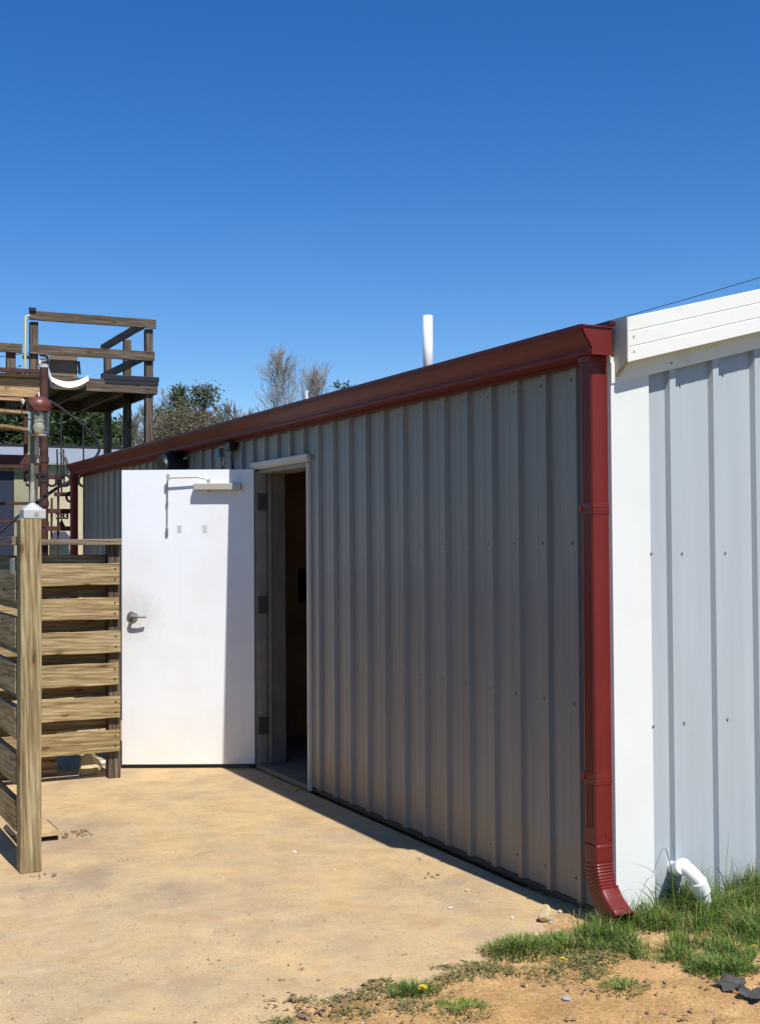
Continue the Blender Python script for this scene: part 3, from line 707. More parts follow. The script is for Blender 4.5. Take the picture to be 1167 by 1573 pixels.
t = MB(); t.tube(arc((jc.x-.030, jc.y+.0, 2.180), (.62, .1, .78), (-.78, 0, .62), .052, R(20), R(340), 20), .0035, 6); t.tube([(jc.x-.033, jc.y, 2.18), (jc.x-.026, jc.y, 2.185)], [.05, .05], 20); t.build('lamp_shield', M['rust'], LP, smooth=True)
t = MB(); t.tube([(jc.x+.0, jc.y, 2.244), (jc.x, jc.y, 2.262)], .004, 8); t.lathe((jc.x-.073, jc.y, 2.205), [(0, .022), (.010, .018), (.007, .004), (.003, -.006), (0, -.008)], 8); t.build('finial', M['pvc'], LP, smooth=True)

# clutter under / behind the fence panel
def rock(name, label, c, s, mat, seed, cat='rock', group=None, sub=3):
    import bmesh
    r = random.Random(seed); bm = bmesh.new(); bmesh.ops.create_icosphere(bm, subdivisions=sub, radius=1)
    off = Vector((r.uniform(0, 50),)*3)
    planes = [(Vector((r.uniform(-1, 1), r.uniform(-1, 1), r.uniform(-1, 1))).normalized(), r.uniform(.55, .85)) for _ in range(9)]
    for v in bm.verts:
        for n_, d in planes:
            e = v.co.dot(n_)-d
            if e > 0: v.co -= n_*e
        v.co += v.co.normalized()*.06*noise.noise(v.co*2.5+off)
        v.co = Vector((v.co.x*s[0], v.co.y*s[1], v.co.z*s[2]))
    me = bpy.data.meshes.new(name); bm.to_mesh(me); bm.free(); ob = bpy.data.objects.new(name, me); COL.objects.link(ob); me.materials.append(mat)
    ob.location = c; ob.rotation_euler = (0, 0, r.uniform(0, 6)); tag(ob, label, cat, group); return ob
rock('stone', 'rounded tan stone in the shade under the fence panel', (2.00, 8.58, .05), (.10, .08, .085), M['stone'], 3)
def grd(px, py):
    d = ray(px, py); t_ = -CAM.z/d.z; return CAM+d*t_
PC = thing('plastic_chair_frame', 'pale tubular chair frame lying behind the fence panel', 'chair frame', (2.1, 9.1, 0))
t = MB(); t.tube([(1.95, 9.2, .30), (2.03, 9.0, .16), (2.1, 8.85, .03)], .014, 8); t.build('leg', M['sheet'], PC, smooth=True)
t = MB(); t.tube([(2.1, 8.85, .02), (2.45, 8.95, .02)], .012, 8); t.build('runner', M['pvc'], PC, smooth=True)
t = MB(); t.tube([(2.2, 9.2, .30), (2.24, 9.15, .10)], .010, 8); t.tube([(2.24, 9.15, .06), (2.36, 9.15, .06)], .010, 8); t.build('leg', M['conduit'], PC, smooth=True)
t = MB(); t.tube([(1.60, 8.75, .24), (2.0, 8.95, .25)], .016, 8); t.build('crossbar', M['sheet'], PC, smooth=True)
PL = thing('wooden_crate', 'dark slatted crate on the ground inside the fence corner', 'crate', (1.5, 8.8, 0))
for k in range(5):
    t = MB(); t.box((1.25, 8.62, .02+k*.055), (1.80, 8.645, .045+k*.055)); t.build('slat', M['light_x'], PL)
t = MB(); t.box((1.25, 8.6455, 0), (1.80, 8.95, .29)); t.build('crate_body', M['dark'], PL)
# broken concrete lip with a hollow under it
bk = thing('broken_slab', 'broken raised concrete edge with a dark hollow, behind the lamp post', 'concrete fragment', (1.5, 7.0, 0))
q0 = grd(60, 1290); q1 = grd(90, 1290)
def wob(a): return a+rnd.uniform(-.012, .012)
t = MB(); y0_ = q1.y
t.prism([(-.02, .048), (.30, .046), (.42, .004), (.42, .0), (-.02, .028)], (q0.x-.12, y0_, 0), (q1.x, y0_, 0), (0, 1, 0), (0, 0, 1)); t.build('lip', M['pad'], bk)
t = MB(); t.box((q0.x-.12, y0_+.05, .001), (q1.x-.003, y0_+.10, .03)); t.build('hollow', M['black'], bk)  # black block put in for the shade under the lip
t = MB(); t.add([(q1.x, y0_-.005, 0), (q1.x+.014, y0_-.01, 0), (q1.x+.004, y0_+.3, 0), (q1.x, y0_-.0, .055), (q1.x+.012, y0_+.0, .05), (q1.x+.002, y0_+.30, .05)], [(0, 1, 4, 3), (1, 2, 5, 4), (2, 0, 3, 5), (3, 4, 5), (2, 1, 0)]); t.build('fin', M['pad'], bk)
t = MB()
for i in range(60):
    cx_ = q1.x+rnd.uniform(.01, .18); cy_ = y0_+rnd.uniform(-.0, .14); s_ = rnd.uniform(.004, .013); t.box((cx_, cy_, 0), (cx_+s_, cy_+s_*rnd.uniform(.6, 1.6), s_*.6), Matrix.Identity(4))
t.build('crumbs', M['litter'], bk)['kind'] = 'stuff'

# ------------------------------------------------------------------ raised timber deck
DYF = 16.6; DX1 = 4.76; DX0 = 3.13; DB = 19.0
DK = thing('timber_deck', 'raised weathered timber deck with plank railings beyond the building', 'deck', (4, 17.5, 0))
def dk(name, a, b, ax, seed, mat='deck_'): t = rag(MB(), a, b, ax, seed); return t.build(name, M[mat+ax], DK, bevel=.004)
# posts
i = 100
for (x, y, zt2) in ((DX1-.11, DYF+.04, 4.45), (DX1-.11, 17.75, 4.47), (DX1-.11, 18.88, 4.47), (DX0, DYF+.04, 4.44)):
    i += 1; dk('post', (x, y, 0), (x+.10, y+.10, zt2), 'z', i)
dk('post', (2.93, 17.2, 3.25), (3.045, 17.3, 4.18), 'z', 109)
dk('post', (1.2, 17.2, 0), (1.3, 17.3, 4.18), 'z', 110)
dk('top_rail', (DX0-.02, DYF-.005, 4.455), (DX1+.02, DYF+.035, 4.575), 'x', 111)
dk('mid_rail', (DX0-.02, DYF-.005, 4.015), (DX1-.0, DYF+.035, 4.140), 'x', 112)
dk('top_rail', (DX1-.150, DYF+.036, 4.46), (DX1-.1105, DB, 4.57), 'y', 113)
dk('mid_rail', (DX1-.150, DYF+.036, 4.02), (DX1-.1105, DB, 4.13), 'y', 114)
dk('rim_joist', (3.35, DYF-.002, 3.57), (DX1+.04, DYF+.036, 3.74), 'x', 115)
dk('rim_joist', (DX1+.0, DYF+.037, 3.57), (DX1+.04, DB, 3.74), 'y', 116)
dk('deck_floor', (2.0, DYF+.037, 3.70), (DX1+.0, DB, 3.74), 'x', 117)
dk('rear_joist', (2.0, DB, 3.55), (DX1+.04, DB+.04, 3.74), 'x', 118)
for k in range(5): dk('joist', (2.3+k*.5, DYF+.05, 3.56), (2.34+k*.5, DB-.01, 3.695), 'y', 120+k)
t = MB(); t.box((4.07, DYF-.012, 3.735), (DX1+.06, DYF+.05, 3.80)); t.box((4.09, DYF-.008, 3.68), (DX1+.05, DYF-.003, 3.734)); t.build('edge_flashing', M['blackiron'], DK, bevel=.01)
dk('rail', (1.2, 17.15, 4.10), (3.12, 17.19, 4.22), 'x', 130, 'deck_')
dk('landing_joist', (1.2, 14.60, 3.22), (2.86, 14.64, 3.43), 'x', 131, 'light_')
dk('landing_edge', (1.2, 14.55, 3.445), (2.86, 16.55, 3.475), 'x', 132, 'light_')
dk('landing_ledger', (1.2, 14.55, 3.17), (2.66, 14.6, 3.205), 'x', 133, 'light_')
t = MB(); t.box((1.2, 14.50, 3.485), (2.86, 14.56, 3.53)); t.build('landing_angle', M['rust'], DK)
# conduit strap beside the post
p0 = at(39, 566, 16.5); p1 = at(40, 486, 16.5)
t = MB(); t.tube([p0+Vector((.04, 0, -.02)), p0, p1, p1+Vector((.05, .03, .02))], .016, 8); t.build('conduit', M['yellow'], DK, smooth=True)
t = MB(); t.box((DX0-.10, DYF+.0, 3.95), (DX0-.002, DYF+.04, 3.99)); t.build('bracket', M['blackiron'], DK); t = MB(); t.box((DX0-.03, DYF-.03, 4.565), (DX0+.06, DYF-.006, 4.61)); t.build('bracket', M['blackiron'], DK)
# chair on the deck
CH = thing('lounge_chair', 'tan sling chair with curved white seat hanging over the deck edge', 'chair', (3.6, 16.7, 3.74))
a = at(77, 546, 16.75); b2 = at(119, 579, 16.75)
t = MB(); t.box((a.x, 16.74, b2.z), (b2.x, 16.77, a.z)); t.build('backrest', M['tan'], CH, bevel=.004)
t = MB()
n = 12
for k in range(n+1):
    u = k/n; px = 78+58*u; sag = 1-(2*u-1)**2
    top = at(px, 578+9*sag-(1.5*u), 16.5); bot = at(px+1, 585+11*sag-(u*1), 16.42)
    t.v += [top+Vector((0, .02, 0)), top, bot, bot+Vector((0, .03, 0))]
for k in range(n):
    for q in range(4): t.f.append((4*k+q, 4*k+(q+1) % 4, 4*k+4+(q+1) % 4, 4*k+4+q))
t.f += [(0, 1, 2, 3), tuple(4*n+q for q in (3, 2, 1, 0))]
t.build('seat_shell', M['sheet'], CH, smooth=True)
t = MB(); t.tube([at(62, 545, 16.6), at(73, 548, 16.6), at(77, 575, 16.6)], .02, 8); t.tube([at(121, 555, 16.7), at(123, 575, 16.7)], .018, 8); t.tube([at(64, 556, 16.6), at(74, 553, 16.6)], .015, 8); t.build('chair_frame', M['blackiron'], CH, smooth=True)
t = MB(); t.tube([at(72, 563, 16.55), at(82, 592, 16.5)], .022, 8); t.build('arm', M['greybox'], CH, smooth=True)
t = MB(); t.box(at(60, 560, 16.62), at(73, 552, 16.7)); t.build('cushion', M['sheet'], CH, bevel=.01)

# ------------------------------------------------------------------ spiral stair and its metal house sign
SC = at(68, 700, 14.35); SC = Vector((SC.x, SC.y, 0))
SP = thing('spiral_staircase', 'rusty spiral staircase with black curved handrail left of the building', 'staircase', (SC.x, SC.y, 0))
t = MB(); t.tube([(SC.x, SC.y, 0), (SC.x, SC.y, 3.53)], .048, 16); t.build('centre_pole', M['rust'], SP, smooth=True)
t = MB(); t.tube([(SC.x, SC.y, 3.53), (SC.x, SC.y, 3.565)], .052, 16); t.build('pole_cap', M['greybox'], SP, smooth=True)
for z in (2.47, 2.25, 1.98, 1.75, 2.95): t = MB(); t.tube([(SC.x, SC.y, z), (SC.x, SC.y, z+.06)], .056, 16); t.build('collar', M['rust'], SP, smooth=True)
def wedge(z, ang, mat, w=24, r=.80, th=.03):
    t = MB(); a0, a1 = R(ang-w/2), R(ang+w/2); pts = [(.04*math.cos(R(ang)), .04*math.sin(R(ang)))]
    for k in range(5): aa = a0+(a1-a0)*k/4; pts.append((r*math.cos(aa), r*math.sin(aa)))
    t.prism(pts, (SC.x, SC.y, z), (SC.x, SC.y, z+th), (1, 0, 0), (0, 1, 0)); return t.build('tread', mat, SP)
for z, a_ in ((3.00, 190), (2.80, 215), (2.0, 150), (1.8, 165), (1.6, 185), (1.4, 210), (1.2, 235), (1.0, 260), (.8, 285), (.6, 310), (.4, 335), (.2, 360)):
    wedge(z, a_, M['light_x'] if z > 2.3 else M['rust'])
t = MB(); t.box((1.2, SC.y-.04, 2.44), (SC.x-.04, SC.y+.04, 2.545)); t.build('stringer', M['rust'], SP)
t = MB(); t.tube([at(40, 640, 14.6), at(40, 740, 14.6)], .025, 8); t.build('upright', M['rust'], SP, smooth=True)
def pts_(l, Y): return [at(x, y, Y) for x, y in l]
t = MB(); t.tube(pts_([(75, 615), (90, 624), (110, 639), (128, 653), (142, 667), (151, 681), (153, 692), (149, 700), (138, 712), (118, 735)], 14.1), .016, 8); t.build('handrail', M['blackiron'], SP, smooth=True)
t = MB(); t.tube(pts_([(-10, 826), (0, 817), (20, 800), (45, 781), (70, 762), (95, 745), (112, 738), (120, 731)], 13.9), .018, 8); t.build('handrail', M['blackiron'], SP, smooth=True)
for x, y0b, y1b in ((94, 632, 760), (128, 655, 720), (98, 690, 745), (88, 690, 735)):
    t = MB(); t.tube([at(x, y0b, 14.1), at(x+1, y1b, 14.1)], .009, 6); t.build('baluster', M['blackiron'], SP, smooth=True)
for l in ([(93, 694), (102, 706), (108, 728), (114, 755), (117, 790)], [(112, 728), (107, 740), (118, 742)]):
    t = MB(); t.tube(pts_(l, 13.98), .016, 6); t.build('stair_cable', M['conduitd'], SP, smooth=True)
# sign frame
YS = 13.8
SG = thing('letter_sign', 'rusty metal bar sign with cut letters and the number 283', 'sign', (at(90, 800, YS).x, YS, 0))
def bar(px0, px1, py, h=.05, dy=0):
    a_ = at(px0, py, YS); b_ = at(px1, py, YS); t = MB(); t.box((a_.x, YS-.02+dy, a_.z-h/2), (b_.x, YS+.02+dy, a_.z+h/2)); t.build('crossbar', M['rust'], SG, bevel=.003)
bar(56, 100, 732, .055); bar(84, 119, 759, .045); bar(74, 119, 785, .05); bar(70, 119, 812, .05)
for px, y0b, y1b in ((90, 728, 842), (118, 757, 842), (80, 765, 842)):
    t = MB(); t.tube([at(px, y0b, YS+.03), Vector((at(px, y0b, YS).x, YS+.03, 0 if px != 80 else 1.3))], .012, 6); t.build('sign_post', M['rust'], SG, smooth=True)
def text(s_, px, py, hpx, name='lettering'):
    cu = bpy.data.curves.new(name, 'FONT'); cu.body = s_; cu.extrude = .006; cu.offset = .004
    cu.size = hpx/f_px*YS*1.03/.70; cu.align_x = 'LEFT'
    tmp = bpy.data.objects.new('tmp', cu); COL.objects.link(tmp)
    dg = bpy.context.evaluated_depsgraph_get(); me = bpy.data.meshes.new_from_object(tmp.evaluated_get(dg)); bpy.data.objects.remove(tmp)
    p_ = at(px, py, YS-.03); L = origin(SG)
    for v in me.vertices: v.co = Vector((v.co.x, -v.co.z*1.0, v.co.y))+p_-L
    ob = bpy.data.objects.new(name, me); COL.objects.link(ob); ob.parent = SG; me.materials.append(M['blackiron']); return ob
text('STUDIO', 39, 747, 19); text('C', 100, 772, 17); text('283', 86, 797, 9)
t = MB(); pA = at(93, 800, YS); t.add([at(89, 809, YS), at(101, 809, YS), at(95, 797, YS), at(89, 809, YS+.01), at(101, 809, YS+.01), at(95, 797, YS+.01)], [(0, 1, 2), (5, 4, 3), (0, 3, 4, 1), (1, 4, 5, 2), (2, 5, 3, 0)]); t.build('gusset', M['rust'], SG)

# ------------------------------------------------------------------ cream shed behind
SY = 21.0
SH = thing('cream_shed', 'cream walled shed with pale metal roof and dark blue door behind the stair', 'shed', (4, SY, 0))
xd = at(22, 800, SY).x; xl = at(46, 800, SY).x; zt3 = at(60, 712, SY).z
t = MB(); t.box((xl, SY, 0), (6.6, SY+3, zt3)); t.build('wall', M['cream'], SH)
t = MB(); t.box((xd, SY-.01, 0), (xl-.001, SY+3, zt3-.15)); o = t.build('wall', M['shedgrey'], SH); tag(o, 'weathered olive grey wall bay beside the door', None)
t = MB(); t.box((1, SY+.0, 0), (xd-.001, SY+.1, at(10, 722, SY).z)); t.build('door', M['navy'], SH)
t = MB(); t.box((1, SY-.06, at(10, 724, SY).z), (at(20, 715, SY).x, SY-.011, zt3)); t.build('lintel', M['shedgrey'], SH)
t = MB(); t.box((at(20.5, 715, SY).x, SY-.06, at(30, 723, SY).z), (at(40, 715, SY).x, SY-.011, zt3)); t.build('lintel_block', M['cream'], SH)
t = MB(); z0 = zt3+.01; t.add([(1, SY-.1, z0), (6.7, SY-.1, z0), (6.7, SY+1.4, z0+.36), (1, SY+1.4, z0+.36), (1, SY-.1, z0-.03), (6.7, SY-.1, z0-.03), (6.7, SY+1.4, z0+.33), (1, SY+1.4, z0+.33)], [(0, 1, 2, 3), (7, 6, 5, 4), (0, 4, 5, 1), (1, 5, 6, 2), (2, 6, 7, 3), (3, 7, 4, 0)]); t.build('roof', M['roofgrey'], SH)
t = MB(); t.box((1, SY+1.39, z0+.33), (6.75, SY+1.46, z0+.41)); t.build('ridge_cap', M['blackiron'], SH)
t = MB(); t.box((1, SY-.13, z0-.10), (at(66, 700, SY).x, SY-.101, z0+.02)); t.build('fascia', M['rust'], SH)
a_ = at(82, 829, SY-.3); b_ = at(112, 829, SY-.3); c_ = at(106, 816, SY-.3); d_ = at(88, 816, SY-.3)
AW = MB(); AW.add([a_, b_, c_+Vector((0, .25, 0)), d_+Vector((0, .25, 0)), a_+Vector((0, .28, -.02)), b_+Vector((0, .28, -.02))], [(0, 1, 2, 3), (0, 3, 4), (1, 5, 2), (3, 2, 5, 4), (0, 4, 5, 1)]); AW.build('dark_awning', M['navy'], SH)

# ------------------------------------------------------------------ trees
def bare_tree(base, h, seed,  label, group=None, spread=.42, mat='barkbare', levels=5, first=.18, rad=None, cat='tree', name='bare_tree', nb=9, k_len=.5, tw=.008, rnd_=False):
    r = random.Random(seed); T = thing(name, label, cat, base, group); tr = MB(); cr = MB()
    base = Vector(base); rad = rad or h*.016
    pts = [base+Vector((r.uniform(-.01, .01)*h*k/8, r.uniform(-.01, .01)*h*k/8, h*.86*k/8)) for k in range(9)]
    tr.tube(pts, [rad*(1-.85*k/8) for k in range(9)], 7)
    def branch(p, d, L, rr, lv):
        n = 3; q = [p]; dd = d.copy()
        for k in range(n):
            dd = (dd+Vector((r.gauss(0, .12), r.gauss(0, .12), .11))).normalized(); q.append(q[-1]+dd*L/n)
        cr.tube(q, [rr, rr*.75, rr*.55, rr*.35], 4 if lv > 1 else 5, False)
        if lv >= levels: return
        m_ = 4 if lv < 3 else 3
        for k in range(m_):
            t_ = .3+.7*(k+r.random()*.6)/m_; idx = min(n-1, int(t_*n)); pp = q[idx].lerp(q[idx+1], min(1, t_*n-idx))
            a = dd.orthogonal().normalized(); a.rotate(Matrix.Rotation(r.uniform(0, 6.28), 3, dd))
            nd = (dd*.85+a*r.uniform(.4, .75)+Vector((0, 0, .12))).normalized()
            branch(pp, nd, L*r.uniform(.5, .72), max(rr*.52, tw), lv+1)
    for k in range(nb*2):
        t_ = first+(1-first)*(k+r.random())/(nb*2); i = min(7, int(t_*8)); p = pts[i].lerp(pts[i+1], t_*8-i)
        a = r.uniform(0, 6.28)
        d = Vector((math.cos(a)*spread*2, math.sin(a)*spread*2, 1.0)).normalized()
        u_ = (t_-first)/(1-first)
        if rnd_: d = Vector((math.cos(a)*(1.25-.95*u_), math.sin(a)*(1.25-.95*u_), .75+.5*u_)).normalized()
        branch(p, d, h*k_len*math.sin(math.pi*(.22+.62*u_))*r.uniform(.75, 1.1) if rnd_ else h*k_len*(1.05-t_)*r.uniform(.7, 1.0)+h*.05, rad*.4*(1.1-t_), 2)
    tr.build('trunk', M[mat], T, smooth=True, fixn=False); cr.build('crown', M[mat], T, fixn=False); return T
def leafy(base, h, wd, seed, label, mat, group=None, name='evergreen_tree', conic=False, leaf=.16, n=5200, low=.12, bark='barkd', clumps=44, wr_=.2):
    leaf *= .62; n = int(n*2.1); clumps = int(clumps*1.5)
    r = random.Random(seed); base = Vector(base); T = thing(name, label, 'tree', base, group)
    tr = MB(); pts = [base+Vector((0, 0, h*.93*k/5)) for k in range(6)]; tr.tube(pts, [h*.018*(1-.9*k/5) for k in range(6)], 7)
    cl = []
    for k in range(clumps):
        t_ = low+(1-low)*r.random()**(1.15 if conic else .9)
        wr = (wd*(1-t_)**.75+.03*wd) if conic else wd*math.sin(math.pi*min(1, .15+.83*t_))**.6
        a = r.uniform(0, 6.28); rr_ = wr*r.uniform(.35, 1)
        c = base+Vector((math.cos(a)*rr_, math.sin(a)*rr_, h*t_)); cl.append((c, r.uniform(.4, 1)*wd*.30))
        tr.tube([base+Vector((0, 0, h*max(.05, t_-.12))), c], [h*.006, .01], 4)
    cr = MB()
    for _ in range(n):
        c, s_ = r.choice(cl); v = Vector((r.gauss(0, 1), r.gauss(0, 1), r.gauss(0, .6)))*s_*.55; p = c+v
        a = Vector((r.uniform(-1, 1), r.uniform(-1, 1), r.uniform(-.5, .7))).normalized(); b_ = a.orthogonal().normalized(); b_.rotate(Matrix.Rotation(r.uniform(0, 6.28), 3, a))
        L = leaf*r.uniform(.6, 1.4); W_ = L*wr_
        cr.add([p-b_*W_*.3, p+a*L*.5-b_*W_, p+a*L, p+a*L*.5+b_*W_], [(0, 1, 2, 3)])
    tr.build('trunk', M[bark], T, smooth=True, fixn=False); cr.build('crown', M[mat], T, fixn=False); return T
def base_at(px, Y): p = at(px, 800, Y); return (p.x, Y, 0)
def h_at(py, px, Y): return at(px, py, Y).z
bare_tree(base_at(430, 62), h_at(540, 430, 62)+.75, 5, 'tall bare round-crowned tree above the red roof edge', nb=26, k_len=.125, levels=5, first=.56, rad=.09, tw=.009, rnd_=True)
bare_tree(base_at(487, 66), h_at(574, 487, 66)+.6, 9, 'shorter bare tree just right of the tall one', nb=20, levels=5, k_len=.14, first=.72, rad=.06, tw=.009, rnd_=True)
leafy(base_at(527, 60), h_at(590, 527, 60), 1.6, 77, 'small dark evergreen tip peeking over the roof left of the vent pipe', 'pineneedle', n=1500, leaf=.3)
leafy(base_at(310, 46), h_at(600, 310, 46), 1.75, 11, 'blue green evergreen rising behind the brown thicket', 'cedar', n=3000, leaf=.24, low=.3)
leafy(base_at(276, 44), h_at(597, 276, 44), 1.3, 12, 'olive evergreen with a pointed top right of the deck post', 'cedar', n=4200, leaf=.22, conic=True, low=.3)
leafy(base_at(296, 40), h_at(632, 296, 40), 2.1, 13, 'rounded brown budding thicket behind the roof', 'brownbrush', n=14000, leaf=.13, name='budding_tree', bark='bark', low=.2, clumps=60)
leafy(base_at(262, 42), h_at(628, 262, 42), 1.3, 14, 'olive and brown bushy tree next to the deck', 'cedar', n=3600, leaf=.16, name='budding_tree', bark='bark', low=.2)
k = 0
for px, py, Y, hh in ((262, 594, 50, 1), (232, 618, 50, 1), (246, 622, 47, 1), (212, 622, 46, 1), (350, 612, 54, 1), (372, 616, 52, 1), (392, 626, 56, 1), (180, 640, 44, 1), (200, 628, 48, 1), (330, 618, 52, 1)):
    k += 1
    lab = ['thin bare tree topping the brown thicket', 'bare grey tree right against the deck corner post', 'bare twiggy tree between deck post and evergreen', 'bare grey tree seen between the deck posts', 'bare tree right of the blue green evergreen', 'grey bare tree nearer the far end of the thicket', 'lowest bare tree where the thicket meets the roof line', 'bare tree behind the left inner deck post', 'bare tree behind the right inner deck post', 'bare tree directly behind the blue green evergreen'][k-1]
    bare_tree(base_at(px, Y), h_at(py, px, Y)+.3, 30+k, lab, 'bare trees behind the roof', nb=12, spread=.4, levels=5, rad=.09, k_len=.36, tw=.014, mat='barkbare' if k % 2 else 'bark')
k = 0
for px, py, Y, wd in ((-30, 640, 34, 2.6), (40, 632, 36, 2.4), (85, 622, 33, 2.2), (122, 640, 35, 1.5), (140, 668, 38, 1.0)):
    k += 1
    lab = ['dark pine at the left edge behind the stair', 'dark pine behind the lamp post', 'dense dark pine under the deck floor', 'dark pine behind the curved handrail', 'smallest dark pine next to the inner deck post'][k-1]
    leafy(base_at(px, Y), h_at(py, px, Y)+.6, wd, 50+k, lab, 'pineneedle', 'dark pines behind the stair', name='pine_tree', n=9000, leaf=.26, low=.15, clumps=70)
# distant scrub line (reads as one mass)
r_ = random.Random(4); t = MB()
for _ in range(14000):
    x = r_.uniform(-14, 60); Y = r_.uniform(66, 74); z = abs(r_.gauss(0, 1.6))+r_.uniform(0, 2.0)
    a = Vector((r_.gauss(0, .4), r_.gauss(0, .4), 1)).normalized(); b_ = a.orthogonal().normalized()*.05; L = r_.uniform(.6, 1.6)
    t.add([(x-b_.x, Y, z), (x+b_.x, Y, z), (x+a.x*L, Y+a.y*L, z+a.z*L)], [(0, 1, 2)])
o = t.build('distant_scrub', M['brownbrush'], fixn=False); tag(o, 'brown leafless scrub far behind the buildings', 'scrub', kind='stuff')
# far slender mast
p = at(471, 640, 40); t = MB(); t.tube([(p.x, 40, 0), (p.x, 40, h_at(600, 471, 40))], .05, 8); o = t.build('white_mast', M['pvc'], loc=(p.x, 40, 0)); tag(o, 'slim white pole tip beside the shorter bare tree', 'pole')

# overhead wire
A_, B_ = at(880, 508, 34), at(1500, 322, 27); pts = []
for k in range(31):
    u = k/30; p = A_.lerp(B_, u); p = p+Vector((0, 0, -.09*4*u*(1-u))); pts.append(p)
A2 = at(-40, 700, 60)
pts = [A_+(A_-pts[1])*8]+pts
t = MB(); t.tube(pts, .011, 6); o = t.build('overhead_wire', M['blackiron'], loc=tuple(A_)); tag(o, 'thin dark wire crossing the sky above the white roof trim', 'wire')
A_, B_ = at(-60, 556, 40), at(30, 544, 40); t = MB(); t.tube([A_, B_, at(60, 541, 40)], .012, 6); o = t.build('overhead_wire', M['blackiron'], loc=tuple(A_)); tag(o, 'thin wire seen through the deck railing at the left edge', 'wire')

# ------------------------------------------------------------------ grass, weeds, stones
def blade(mb, p, h, lean, ang, w, r, curl=1.0):
    d = Vector((math.cos(ang), math.sin(ang), 0)); s_ = Vector((-d.y, d.x, 0))
    n = 4; o = len(mb.v)
    for k in range(n):
        t_ = k/n; c = p+d*lean*h*(t_**1.8)*curl+Vector((0, 0, h*(t_-.35*lean*t_*t_*curl)))
        ww = w*(1-t_*.75); mb.v.append(c-s_*ww); mb.v.append(c+s_*ww)
    t_ = 1; mb.v.append(p+d*lean*h*curl+Vector((0, 0, h*(1-.35*lean*curl))))
    for k in range(n-1): mb.f.append((o+2*k, o+2*k+1, o+2*k+3, o+2*k+2))
    mb.f.append((o+2*n-2, o+2*n-1, o+2*n))
def leaflet(mb, c, L, W_, ang, tilt, r):
    m_ = Matrix.Translation(c) @ Matrix.Rotation(ang, 4, 'Z') @ Matrix.Rotation(tilt, 4, 'Y')
    n = 5; o = len(mb.v)
    for k in range(n+1):
        u = k/n; w_ = W_*math.sin(math.pi*min(.98, u*.92+.04))*r.uniform(.7, 1.2); z = L*.18*math.sin(u*3)*r.uniform(.6, 1.3)
        mb.v += [m_ @ Vector((L*(u-.5), -w_, z+w_*.35)), m_ @ Vector((L*(u-.5), 0, z)), m_ @ Vector((L*(u-.5), w_, z+w_*.4))]
    for k in range(n):
        for q in (0, 1): mb.f.append((o+3*k+q, o+3*k+q+1, o+3*k+q+4, o+3*k+q+3))
def gz(x, y): return max(hgt(x, y), -.02)
r_ = random.Random(21); t = MB()
def inpoly(x, y, P):
    c_ = False; j = len(P)-1
    for i in range(len(P)):
        if (P[i][1] > y) != (P[j][1] > y) and x < (P[j][0]-P[i][0])*(y-P[i][1])/(P[j][1]-P[i][1])+P[i][0]: c_ = not c_
        j = i
    return c_
STRIP = [(grd(px, py).x, grd(px, py).y) for px, py in ((905, 1425), (880, 1440), (900, 1468), (960, 1475), (1000, 1485), (1050, 1488), (1100, 1512), (1140, 1500), (1180, 1478), (1300, 1480), (1420, 1500))]+[(5.6, 4.19), (3.1, 4.19), (3.0, 4.16)]
cnt = 0
while cnt < 34000:
    x = r_.uniform(2.5, 5.4); y = r_.uniform(3.0, 4.19)
    if (x-3.06)**2+(y-3.96)**2 < .008 or (abs(x-3.06) < .05 and 3.82 < y < 4.0 and r_.random() < .8): continue
    if not inpoly(x+.05*noise.noise(Vector((x*9, y*9, 2))), y+.07*noise.noise(Vector((x*8, y*8, 9))), STRIP): continue
    if r_.random() < .6 and noise.noise(Vector((x*6, y*6, 4))) < -.2: continue
    if x > 4.4 and r_.random() < .5: continue
    near = max(0, min(1, (y-3.75)/.4)); cl_ = max(.35, .8+1.5*noise.noise(Vector((x*9, y*9, 8))))
    h = r_.uniform(.02, .085)*(1+.9*near)*cl_*(1.5 if r_.random() < .06 else 1)
    if x < 3.2: h *= .75
    blade(t, Vector((x, y, gz(x, y)-.004)), h, abs(r_.gauss(.75, .45)), r_.uniform(0, 6.28), r_.uniform(.0010, .0026), r_); cnt += 1
